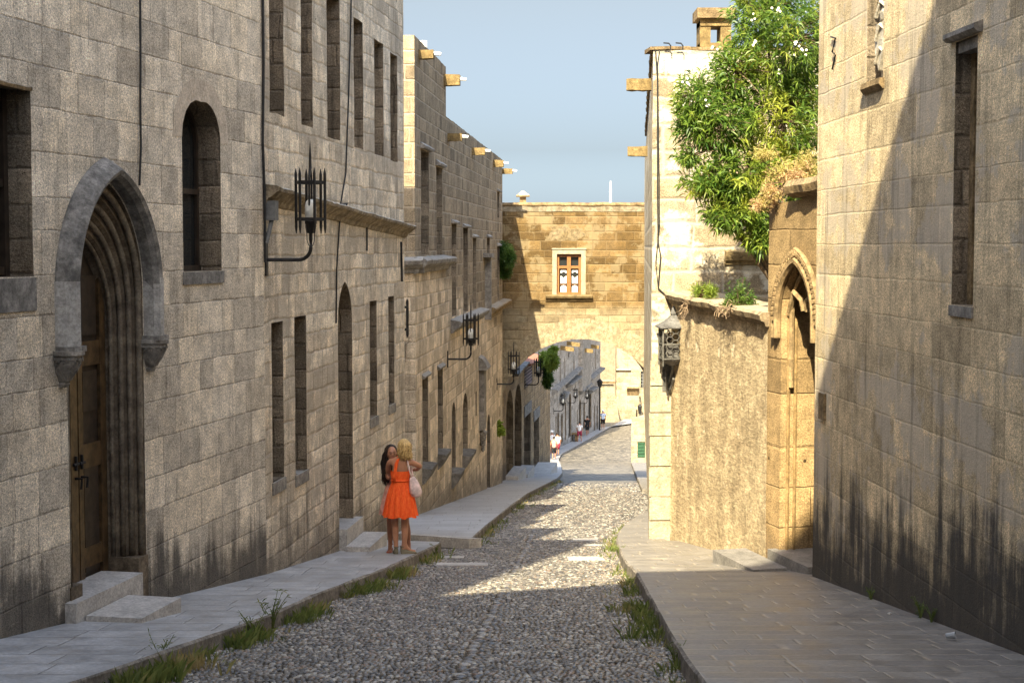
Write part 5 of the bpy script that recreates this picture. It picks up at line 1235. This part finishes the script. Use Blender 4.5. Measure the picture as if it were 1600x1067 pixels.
# fallen grit along the kerbs
V = []; Fq = []
for i in range(2600):
    side = random.random() < .5; Y = random.uniform(9.5, 30)
    if side:
        if Y > 24.8: continue
        X = interp(KL1, Y)+abs(random.gauss(0, .16))
    else: X = interp(KR1, Y)-abs(random.gauss(0, .18))
    s = random.uniform(.004, .016); k = len(V); z = zr(Y)+.012
    V += [(X-s, Y-s, z), (X+s, Y-s*.7, z), (X+s*.8, Y+s, z), (X-s*.9, Y+s*.8, z), (X, Y, z+s)]
    Fq += [(k, k+1, k+4, k), (k+1, k+2, k+4, k+1), (k+2, k+3, k+4, k+2), (k+3, k, k+4, k+3)]
bm = bmesh.new(); vv = [bm.verts.new(v) for v in V]
for f_ in Fq: bm.faces.new([vv[i] for i in f_[:3]])
tag(O('grit', bm, stone('grit_stone', (.45, .36, .24), (.25, .19, .12))), 'loose grit and straw litter scattered along both kerbs', 'grit', kind='stuff')
# ---------------------------------------------------------------- people
m_skin = plain('tanned_skin', (.42, .20, .115), .5, .35, 0, .10, 8, .0005)
m_skin2 = plain('dark_tan_skin', (.30, .13, .075), .5, .35, 0, .10, 8, .0005)
def hairmat(name, a, b):
    n = NB(name); P = n.obj(); w_ = n.noise(n.vmul(P, (1, 1, .12)), 90, 4, .7); n.bump(w_, .01); return n.done(n.mix(n.sm(w_, .3, .7), a, b), .45, .4)
m_blond = hairmat('blond_hair', (.30, .17, .05), (.85, .60, .25)); m_dark = hairmat('dark_hair', (.008, .005, .004), (.04, .024, .016))
def dressmat():
    n = NB('orange_chiffon'); P = n.obj(); a = n.noise(n.vmul(P, (1, 1, .25)), 60, 4, .6); c = n.mix(n.sm(a, .3, .7), (.80, .075, .012), (.92, .15, .03)); n.bump(a, .004); return n.done(c, .75, .2)
m_dress = dressmat()
m_pink = plain('pale_pink_cloth', (.62, .30, .24), .8, .2); m_bag = plain('pale_pink_bag', (.66, .50, .46), .55, .3); m_shoe = plain('taupe_suede', (.16, .14, .095), .8, .2); m_sand = plain('russet_leather', (.26, .06, .03), .5, .3)
m_wht = plain('white_cotton', (.78, .77, .76), .9, .1, 0, .05); m_blk = plain('black_cotton', (.02, .02, .022), .9, .1); m_red = plain('burgundy_cotton', (.28, .04, .07), .9, .1); m_lb = plain('light_blue_cotton', (.50, .58, .72), .9, .1)
m_eye = plain('dark_eye', (.02, .012, .01), .3, .5); m_lip = plain('lip', (.40, .10, .08), .5, .3)
def skinned(name, nodes, edges, mat, parent, root, sub=2):
    me = bpy.data.meshes.new('tmp'); ks = list(nodes); me.from_pydata([nodes[k][0] for k in ks], [(ks.index(a), ks.index(b)) for a, b in edges], [])
    ob = bpy.data.objects.new('tmp', me); COL.objects.link(ob); ob.modifiers.new('s', 'SKIN'); m2 = ob.modifiers.new('u', 'SUBSURF'); m2.levels = sub; m2.render_levels = sub
    ob.modifiers['s'].use_smooth_shade = True
    for i, k in enumerate(ks):
        sv = me.skin_vertices[0].data[i]; r = nodes[k][1]; sv.radius = (r, r) if not isinstance(r, tuple) else r; sv.use_root = (k == root)
    bpy.context.view_layer.update(); dg = bpy.context.evaluated_depsgraph_get(); nm = bpy.data.meshes.new_from_object(ob.evaluated_get(dg))
    bpy.data.objects.remove(ob); nm.name = name; nm.materials.clear(); nm.materials.append(mat)
    for p in nm.polygons: p.use_smooth = True
    o = bpy.data.objects.new(name, nm); COL.objects.link(o); o.parent = parent; return o
def hand(nodes, edges, w, wr, d, up, side, s=1, curl=.5):
    """palm + 4 fingers + thumb chained from wrist node w. wr position, d forward, up = back of hand normal, side = toward thumb"""
    d = Vector(d).normalized(); side = Vector(side).normalized(); up = Vector(up).normalized()
    P = wr+d*.045*s; nodes[w+'p'] = (tuple(P), .022*s); edges.append((w, w+'p')); K = wr+d*.085*s
    nodes[w+'k'] = (tuple(K), .020*s); edges.append((w+'p', w+'k'))
    for i in range(4):
        o_ = side*(.030-.020*i)*s; L_ = (.072, .08, .074, .058)[i]*s
        a = K+o_+d*.012*s; b = a+d*L_*.5-up*L_*.15*curl; c = b+d*L_*.42-up*L_*.4*curl
        for j, (q, r) in enumerate(((a, .0088), (b, .0080), (c, .0068))):
            nodes[f'{w}f{i}{j}'] = (tuple(q), r*s); edges.append((w+'k' if j == 0 else f'{w}f{i}{j-1}', f'{w}f{i}{j}'))
    a = P+side*.03*s; b = a+side*.018*s+d*.03*s-up*.01*s; nodes[w+'t0'] = (tuple(a), .010*s); nodes[w+'t1'] = (tuple(b), .008*s); edges.append((w+'p', w+'t0')); edges.append((w+'t0', w+'t1'))
def foot(nodes, edges, an, pos, d, r=.028, drop=.055, L=.17):
    d = Vector((d[0], d[1], 0)).normalized(); p = Vector(pos)
    nodes[an+'h'] = (tuple(p+Vector((0, 0, -drop))-d*.03), r); nodes[an+'b'] = (tuple(p+d*L*.6+Vector((0, 0, -drop-.018))), r*.95); nodes[an+'t'] = (tuple(p+d*L+Vector((0, 0, -drop-.024))), r*.7)
    edges += [(an, an+'h'), (an, an+'b'), (an+'b', an+'t')]
def head(bm, c, fwd, s=1.0, tilt=0):
    """a head with brow, nose, lips, chin and ears; fwd = facing direction in plan"""
    f = Vector((fwd[0], fwd[1], 0)).normalized(); r_ = Vector((f.y, -f.x, 0)); M_ = Matrix((r_, f, Vector((0, 0, 1)))).transposed()
    k = bmesh.ops.create_icosphere(bm, subdivisions=4, radius=1)
    for v in k['verts']:
        x, y, z = v.co; X = x*.073; Y = y*.092; Z = z*.115
        if z < 0: X *= 1-.32*(-z)**1.4; Y = Y*(1-.18*(-z)) + (.012 if y > 0 else .01)*(-z)
        if y > 0:
            Y += .020*math.exp(-((x/.16)**2+((z+.12)/.17)**2))                   # nose
            Y += .006*math.exp(-((x/.5)**2+((z-.25)/.12)**2))                     # brow
            Y -= .010*(math.exp(-(((x-.38)/.2)**2+((z-.06)/.11)**2))+math.exp(-(((x+.38)/.2)**2+((z-.06)/.11)**2)))
            Y += .007*math.exp(-((x/.28)**2+((z+.45)/.08)**2)); Y += .010*math.exp(-((x/.3)**2+((z+.85)/.15)**2))
        v.co = Vector(c)+M_ @ (Vector((X, Y, Z))*s)
    for sx in (-1, 1): blob(bm, Vector(c)+M_ @ (Vector((sx*.074, -.005, -.005))*s), (.012*s, .018*s, .030*s), 2, .1)
    return M_
def faceparts(c, M_, parent, s=1.0):
    bm = bmesh.new()
    for sx in (-1, 1): blob(bm, Vector(c)+M_ @ (Vector((sx*.029, .080, .008))*s), (.012*s, .008*s, .006*s), 2, 0)
    for sx in (-1, 1): tube(bm, [Vector(c)+M_ @ (Vector((sx*.046, .076, .030))*s), Vector(c)+M_ @ (Vector((sx*.030, .086, .036))*s), Vector(c)+M_ @ (Vector((sx*.014, .090, .031))*s)], .003*s, 5)
    O('eyes', bm, m_eye, parent)
    bm = bmesh.new(); tube(bm, [Vector(c)+M_ @ (Vector((x_, y_, -.050))*s) for x_, y_ in ((-.022, .084), (-.008, .092), (.008, .092), (.022, .084))], [.003, .006, .006, .003], 6); O('mouth', bm, m_lip, parent)
# --- blond woman in the orange dress, back to the viewer
gb = gpt(627, 865); gb.z = zs(gb.y)
W1 = empty('person', gb, 'blond woman in a short orange halter dress hugging her friend', 'person', 'two women embracing on the left pavement')
def V3(x, y, z): return Vector((x, y, z))
N = {}; Ed = []
def nd(k, x, y, z, r): N[k] = ((x, y, z), r)
nd('pel', -.01, 0, .90, (.145, .105)); nd('bel', -.01, .01, 1.02, (.115, .085)); nd('wst', -.01, .01, 1.10, (.108, .08)); nd('chs', -.015, .015, 1.24, (.135, .09)); nd('shl', -.02, .02, 1.36, (.10, .065)); nd('nk', .0, .03, 1.43, .050); nd('nk2', .02, .045, 1.49, .046)
nd('hl', -.085, 0, .86, .095); nd('kl', -.095, .03, .47, .056); nd('cl', -.085, -.01, .33, .054); nd('al', -.075, -.02, .115, .032)
nd('hr', .065, 0, .86, .095); nd('kr', .05, .02, .47, .056); nd('cr', .055, -.02, .33, .055); nd('ar', .045, -.02, .115, .032)
nd('sl', -.17, .02, 1.355, .052); nd('el', -.21, .20, 1.16, .038); nd('wl', -.10, .40, 1.22, .025)
nd('sr', .13, .02, 1.355, .054); nd('er', .275, .13, 1.275, .040); nd('wr', .215, .33, 1.19, .026)
Ed = [('pel', 'bel'), ('bel', 'wst'), ('wst', 'chs'), ('chs', 'shl'), ('shl', 'nk'), ('nk', 'nk2'), ('pel', 'hl'), ('hl', 'kl'), ('kl', 'cl'), ('cl', 'al'), ('pel', 'hr'), ('hr', 'kr'), ('kr', 'cr'), ('cr', 'ar'), ('shl', 'sl'), ('sl', 'el'), ('el', 'wl'), ('shl', 'sr'), ('sr', 'er'), ('er', 'wr')]
hand(N, Ed, 'wl', V3(-.10, .40, 1.22), (.8, .5, .1), (0, 0, 1), (-.5, .8, 0)); hand(N, Ed, 'wr', V3(.215, .33, 1.19), (-.7, .6, -.1), (0, 0, 1), (0, .3, .9))
foot(N, Ed, 'al', (-.075, -.02, .115), (-.15, 1)); foot(N, Ed, 'ar', (.045, -.02, .115), (.9, .25))
body = skinned('body', N, Ed, m_skin, W1, 'pel')
def local(bm): 
    bm.transform(Matrix.Translation(gb)); return bm
bm = bmesh.new(); hc = V3(.045, .045, 1.565); MM = head(bm, hc, (-.35, 1)); O('head', local(bm), m_skin, W1, smooth=True)
def hairmass(c, rings, folds=.05, nf=13, n=40, tilt=0):
    bm = bmesh.new(); RR = []
    for i, (dx, dy, dz, rx, ry) in enumerate(rings): RR.append(ell((c[0]+dx, c[1]+dy, c[2]+dz), rx, ry, n, 0, folds*min(1, i/3+.3), nf, i*.35))
    loft(bm, RR); return bm
def strands(bm, c, pts, rx, n, L, r=.006, seed=3, wav=.02, fz=0):
    rg = random.Random(seed)
    for i in range(n):
        a = rg.uniform(0, 2*math.pi) if not isinstance(fz, tuple) else rg.uniform(*fz); rr_ = rx*rg.uniform(.85, 1.08); q = [Vector((c[0]+rx*.25*math.cos(a), c[1]+rx*.25*math.sin(a), c[2]+.115))]
        l = L*rg.uniform(.75, 1.1); ph = rg.uniform(0, 6)
        for k in range(1, 9):
            t = k/8; s_ = min(1, t*2.6)**.6; q.append(Vector((c[0]+rr_*s_*math.cos(a)+wav*math.sin(t*9+ph)*t, c[1]+rr_*s_*1.15*math.sin(a)+wav*math.cos(t*8+ph)*t, c[2]+.118-l*t**1.15+.01*math.sin(ph))))
        tube(bm, q, [r*.6]+[r]*6+[r*.8, r*.2], 5)
bm = hairmass(hc, [(0, -.01, .128, .02, .025), (0, -.015, .112, .055, .07), (0, -.02, .07, .082, .10), (.003, -.022, .02, .092, .108), (.01, -.024, -.04, .094, .106), (.016, -.03, -.09, .09, .092), (.03, -.03, -.14, .08, .07), (.04, -.03, -.17, .06, .045), (.045, -.03, -.19, .02, .02)], .05, 11)
strands(bm, hc+V3(.01, -.02, 0), None, .092, 150, .30, .007, 3, .022)
O('hair', local(bm), m_blond, W1, smooth=True)
# dress: bodice + flared skirt (open back above the waist)
bm = bmesh.new(); RR = []
prof_ = [(1.225, .142, .103, 0), (1.17, .138, .103, 0), (1.12, .128, .10, .0), (1.075, .122, .098, .01), (1.04, .130, .105, .02), (.96, .162, .13, .035), (.86, .190, .155, .05), (.74, .214, .178, .065), (.62, .234, .198, .08), (.555, .245, .208, .09)]
for i, (z, rx, ry, fo) in enumerate(prof_): RR.append([v+V3(.004*math.sin(k*.9), 0, .012*math.sin(k*.55) if i == len(prof_)-1 else 0) for k, v in enumerate(ell((-.012, .012, z), rx, ry, 96, 0, fo, 14, i*.13))])
loft(bm, RR, False, False)
dress = O('dress', local(bm), m_dress, W1, smooth=True)
bm = bmesh.new(); tube(bm, [V3(-.012+.131*math.cos(a), .012+.104*math.sin(a), 1.085) for a in np.linspace(0, 2*math.pi, 33)], .012, 6)
O('waistband', local(bm), m_dress, dress, smooth=True)
bm = bmesh.new()   # halter straps tied behind the neck, one tail down the back
loft(bm, [[V3(x_+dx, y_+dy, z_) for dx, dy in ((-w_, 0), (w_, 0), (w_, -.012), (-w_, -.012))] for x_, y_, z_, w_ in ((.01, -.035, 1.435, .018), (-.035, -.055, 1.40, .022), (-.06, -.075, 1.34, .024), (-.075, -.085, 1.24, .024), (-.085, -.09, 1.16, .026), (-.09, -.098, 1.09, .030))])
tube(bm, [V3(-.07, .06, 1.40), V3(-.05, .0, 1.43), V3(.01, -.03, 1.44), V3(.07, .0, 1.43), V3(.08, .06, 1.40)], .016, 6)
blob(bm, (.012, -.045, 1.438), (.035, .022, .026), 2, .3); blob(bm, (.05, -.05, 1.432), (.03, .012, .018), 2, .3)
O('halter_strap', local(bm), m_dress, dress, smooth=True)
def shoe(c, d, mat, parent, heel=.05):
    f = Vector((d[0], d[1], 0)).normalized(); r_ = Vector((f.y, -f.x, 0)); bm = bmesh.new(); RR = []
    for t, w_, h0, h1 in ((-.055, .018, heel, heel+.05), (-.045, .030, 0, heel+.07), (.0, .032, 0, heel+.035), (.05, .034, 0, heel*.8+.03), (.11, .039, 0, .045), (.155, .034, 0, .035), (.185, .018, .004, .022)):
        RR.append([Vector(c)+f*t+r_*w_*q+V3(0, 0, z) for q, z in ((-1, h0), (1, h0), (1, h0+(h1-h0)*.6), (.6, h1), (-.6, h1), (-1, h0+(h1-h0)*.6))])
    loft(bm, RR); tube(bm, [Vector(c)+f*-.03+r_*.034*math.cos(a)+f*.034*math.sin(a)+V3(0, 0, .115) for a in np.linspace(0, 2*math.pi, 13)], .006, 5)
    O('shoe', local(bm), mat, parent, smooth=False, bevel=.004)
shoe((-.075, -.02, 0), (-.15, 1), m_shoe, W1); shoe((.045, -.02, 0), (.9, .25), m_shoe, W1)
# shoulder bag (held: its own thing)
Wb = empty('shoulder_bag', gb+V3(.2, -.03, 1.0), 'soft pale pink bag hanging from the blond woman\'s shoulder', 'bag')
bm = bmesh.new(); cx_, cy_ = .205, -.045
loft(bm, [ell((cx_+dx, cy_, z), rx, ry, 24, .2, .05, 6, i) for i, (z, rx, ry, dx) in enumerate(((.845, .04, .03, .03), (.86, .07, .05, .025), (.92, .09, .062, .015), (1.0, .082, .055, .0), (1.07, .066, .042, -.015), (1.12, .045, .026, -.03), (1.14, .03, .015, -.035)))])
O('bag_body', local(bm), m_bag, Wb, smooth=True)
bm = bmesh.new(); tube(bm, [V3(.16, -.05, 1.12), V3(.135, -.075, 1.22), V3(.105, -.06, 1.36), V3(.095, -.01, 1.415), V3(.11, .06, 1.38), V3(.15, .07, 1.25), V3(.18, .0, 1.12)], .011, 6); O('strap', local(bm), m_bag, Wb, smooth=True)
# --- dark-haired woman behind, facing the viewer
gd = gb+V3(-.10, .30, 0); gd.z = zs(gd.y); gsave = gb
W2 = empty('person', gd, 'dark long-haired woman in pale pink, mostly hidden behind her friend in orange', 'person', 'two women embracing on the left pavement')
gb = gd; N = {}; Ed = []
nd('pel', 0.02, 0, .86, (.135, .10)); nd('bel', .02, 0, .98, (.105, .08)); nd('chs', .01, -.01, 1.18, (.125, .085)); nd('shl', 0, -.01, 1.29, (.09, .06)); nd('nk', -.01, -.01, 1.36, .046); nd('nk2', -.035, -.03, 1.42, .044)
nd('hl', -.08, 0, .80, .088); nd('kl', -.085, -.02, .45, .052); nd('cl', -.085, .01, .31, .050); nd('al', -.085, .01, .10, .030)
nd('hr', .11, 0, .80, .088); nd('kr', .15, -.02, .45, .052); nd('cr', .175, .01, .31, .05); nd('ar', .185, .0, .10, .030)
nd('sl', -.13, -.01, 1.285, .046); nd('el', -.10, -.16, 1.12, .036); nd('wl', .05, -.17, 1.20, .024)
nd('sr', .13, -.01, 1.285, .046); nd('er', .24, -.10, 1.10, .036); nd('wr', .20, -.20, 1.22, .024)
Ed = [('pel', 'bel'), ('bel', 'chs'), ('chs', 'shl'), ('shl', 'nk'), ('nk', 'nk2'), ('pel', 'hl'), ('hl', 'kl'), ('kl', 'cl'), ('cl', 'al'), ('pel', 'hr'), ('hr', 'kr'), ('kr', 'cr'), ('cr', 'ar'), ('shl', 'sl'), ('sl', 'el'), ('el', 'wl'), ('shl', 'sr'), ('sr', 'er'), ('er', 'wr')]
hand(N, Ed, 'wl', V3(.05, -.17, 1.20), (.9, 0, .4), (0, -1, 0), (0, .3, 1), .9); hand(N, Ed, 'wr', V3(.20, -.20, 1.22), (-.4, -.2, .8), (0, -1, 0), (-1, 0, 0), .9)
foot(N, Ed, 'al', (-.085, .01, .10), (-.1, -1)); foot(N, Ed, 'ar', (.185, 0, .10), (.3, -1))
skinned('body', N, Ed, m_skin2, W2, 'pel')
bm = bmesh.new(); hd = V3(-.055, -.07, 1.485); MM = head(bm, hd, (.25, -1), .97); O('head', local(bm), m_skin, W2, smooth=True); 
bm_ = None
def facel(c, M_, par, s):
    k0 = wl(par); faceparts(Vector(c)+gb, M_, par, s)
facel(hd, MM, W2, .97)
bm = hairmass(hd, [(-.01, .02, .135, .02, .02), (-.01, .03, .115, .06, .06), (-.015, .045, .07, .088, .075), (-.02, .05, .0, .098, .075), (-.03, .05, -.08, .100, .07), (-.04, .04, -.18, .095, .065), (-.05, .03, -.28, .080, .055), (-.05, .02, -.38, .055, .04), (-.045, .02, -.44, .02, .02)], .07, 9)
strands(bm, hd+V3(-.02, .03, 0), None, .098, 130, .55, .0085, 8, .03, (.15, 4.1))
for i in range(26):
    t = i/26; x0 = -.075-.035*random.random(); tube(bm, [hd+V3(-.02, -.05, .125), hd+V3(-.062, -.075, .07), hd+V3(x0-.02, -.07, -.02), hd+V3(x0-.03+random.uniform(-.02, .02), -.06, -.14), hd+V3(x0-.01+random.uniform(-.03, .03), -.05, -.28), hd+V3(x0+.02, -.04, -.42)], [.004, .009, .01, .011, .009, .003], 5)
O('hair', local(bm), m_dark, W2, smooth=True)
bm = bmesh.new(); RR = []
for i, (z, rx, ry, fo) in enumerate(((1.22, .128, .098, 0), (1.05, .112, .09, 0), (.95, .14, .112, .02), (.8, .18, .14, .04), (.62, .215, .165, .07), (.58, .22, .17, .08))): RR.append(ell((-.02, 0, z), rx, ry, 72, 0, fo, 11, i*.2))
loft(bm, RR, False, False); O('dress', local(bm), m_pink, W2, smooth=True)
shoe((-.085, .01, 0), (-.1, -1), m_sand, W2, .015); shoe((.185, 0, 0), (.3, -1), m_sand, W2, .015)
gb = gsave
# --- distant walkers
def walker(x, y, h, label, top, bottom, hair, rz=0, hat=False, stride=.12, skirt=False, armup=False):
    g = gpt(x, y); g.z = zs(g.y); s = h/1.7
    E = empty('person', g, label, 'person', 'people strolling downhill beyond the arch', rz); N = {}; e = []
    def a_(k, x, y, z, r): N[k] = ((x*s, y*s, z*s), r*s if not isinstance(r, tuple) else (r[0]*s, r[1]*s))
    a_('pel', 0, 0, .92, (.14, .10)); a_('bel', 0, 0, 1.06, (.125, .09)); a_('chs', 0, 0, 1.26, (.15, .10)); a_('shl', 0, 0, 1.40, (.10, .06)); a_('nk', 0, .01, 1.47, .05); a_('hd', 0, .02, 1.60, .088); a_('hd2', 0, .02, 1.64, .08)
    for q, sg in (('l', -1), ('r', 1)):
        a_('h'+q, sg*.085, 0, .87, .085); a_('k'+q, sg*.095, sg*stride*.6+.03, .48, .055); a_('c'+q, sg*.095, sg*stride*.8-.02, .34, .05); a_('a'+q, sg*.10, sg*stride, .09, .032); a_('f'+q, sg*.11, sg*stride+.13, .035, .028)
        a_('s'+q, sg*.18, 0, 1.40, .05); a_('e'+q, sg*.25, -.03 if not armup else .12, 1.13 if not armup else 1.2, .036); a_('w'+q, sg*.24, .10 if not armup else .25, .92 if not armup else 1.3, .026)
        e += [('pel', 'h'+q), ('h'+q, 'k'+q), ('k'+q, 'c'+q), ('c'+q, 'a'+q), ('a'+q, 'f'+q), ('shl', 's'+q), ('s'+q, 'e'+q), ('e'+q, 'w'+q)]
        wv = Vector(N['w'+q][0]); hand(N, e, 'w'+q, wv, (0, .3, -1), (sg, 0, 0), (0, 1, .2), s)
    e += [('pel', 'bel'), ('bel', 'chs'), ('chs', 'shl'), ('shl', 'nk'), ('nk', 'hd'), ('hd', 'hd2')]
    skinned('body', N, e, m_skin, E, 'pel', 1)
    def part(nm, rings, mat, capb=False):
        bm = bmesh.new(); loft(bm, [ell((0, cy*s, z*s), rx*s, ry*s, 20) for z, rx, ry, cy in rings], capb, capb); O(nm, bm, mat, E, smooth=True, local=True)
    part('shirt', ((.93, .165, .125, 0), (1.06, .155, .115, 0), (1.26, .18, .125, 0), (1.38, .165, .10, 0), (1.43, .08, .07, 0)), top)
    for sg in (-1, 1):
        if top is not m_pink:
            bm = bmesh.new(); tube(bm, [V3(sg*.15, 0, 1.39)*s, V3(sg*.20, 0, 1.32)*s, V3(sg*.235, -.01, 1.2)*s], [.07*s, .066*s, .06*s], 10); O('sleeve', bm, top, E, smooth=True, local=True)
    if skirt: part('skirt', ((.97, .155, .12, 0), (.86, .18, .14, 0), (.64, .20, .17, 0), (.58, .205, .175, 0)), bottom)
    else:
        bm = bmesh.new()
        for sg in (-1, 1): tube(bm, [V3(sg*.075, 0, .98)*s, V3(sg*.09, 0, .86)*s, V3(sg*.10, sg*stride*.4, .66)*s, V3(sg*.10, sg*stride*.6, .52)*s], [.10*s, .112*s, .095*s, .085*s], 12)
        O('shorts', bm, bottom, E, smooth=True, local=True)
    bm = bmesh.new(); blob(bm, V3(0, .0, 1.645)*s, (.094*s, .105*s, .10*s), 2, .1)
    if hat: loft(bm, [ell(V3(0, .02, 1.66)*s, .17*s, .18*s, 16), ell(V3(0, .02, 1.675)*s, .17*s, .18*s, 16), ell(V3(0, .02, 1.68)*s, .1*s, .11*s, 16), ell(V3(0, .02, 1.76)*s, .085*s, .09*s, 16)])
    O('hat' if hat else 'hair', bm, hair, E, smooth=True, local=True)
    return E
walker(865.5, 718, 1.66, 'woman in a pale pink top and black shorts, nearest of the distant walkers', m_pink, m_blk, m_dark)
walker(871, 712, 1.72, 'dark-haired walker in a white top right behind the woman in pink', m_wht, m_red, m_dark, .2)
walker(862.5, 709, 1.75, 'walker in a white hat partly hidden by the corner beyond the arch', m_wht, m_blk, m_wht, .1, True)
walker(905.5, 690, 1.75, 'walker in a white top and burgundy shorts in the middle of the far pavement', m_wht, m_red, m_dark, -.3, stride=.18)
walker(917.5, 681, 1.85, 'walker in a black top and dark shorts with a backpack farther down', m_blk, m_blk, m_dark, .2, stride=.15)
walker(942, 671, 1.95, 'farthest walker in a light blue shirt, black shorts and white hat at the bend', m_lb, m_blk, m_wht, 0, True)
# stone seat on the far pavement
g_ = gpt(893, 689); bm = bmesh.new(); box(bm, g_+V3(-.4, 0, .75), (2.6, 1.6, .18)); box(bm, g_+V3(-1.1, 0, .2), (.7, 1.3, 1.0)); box(bm, g_+V3(.4, 0, .2), (.25, 1.2, 1.0)); tag(O('stone_bench', bm, m_b6 if False else m_trim2, bevel=.03), 'low stone bench against the shaded row left of the walkers', 'bench')
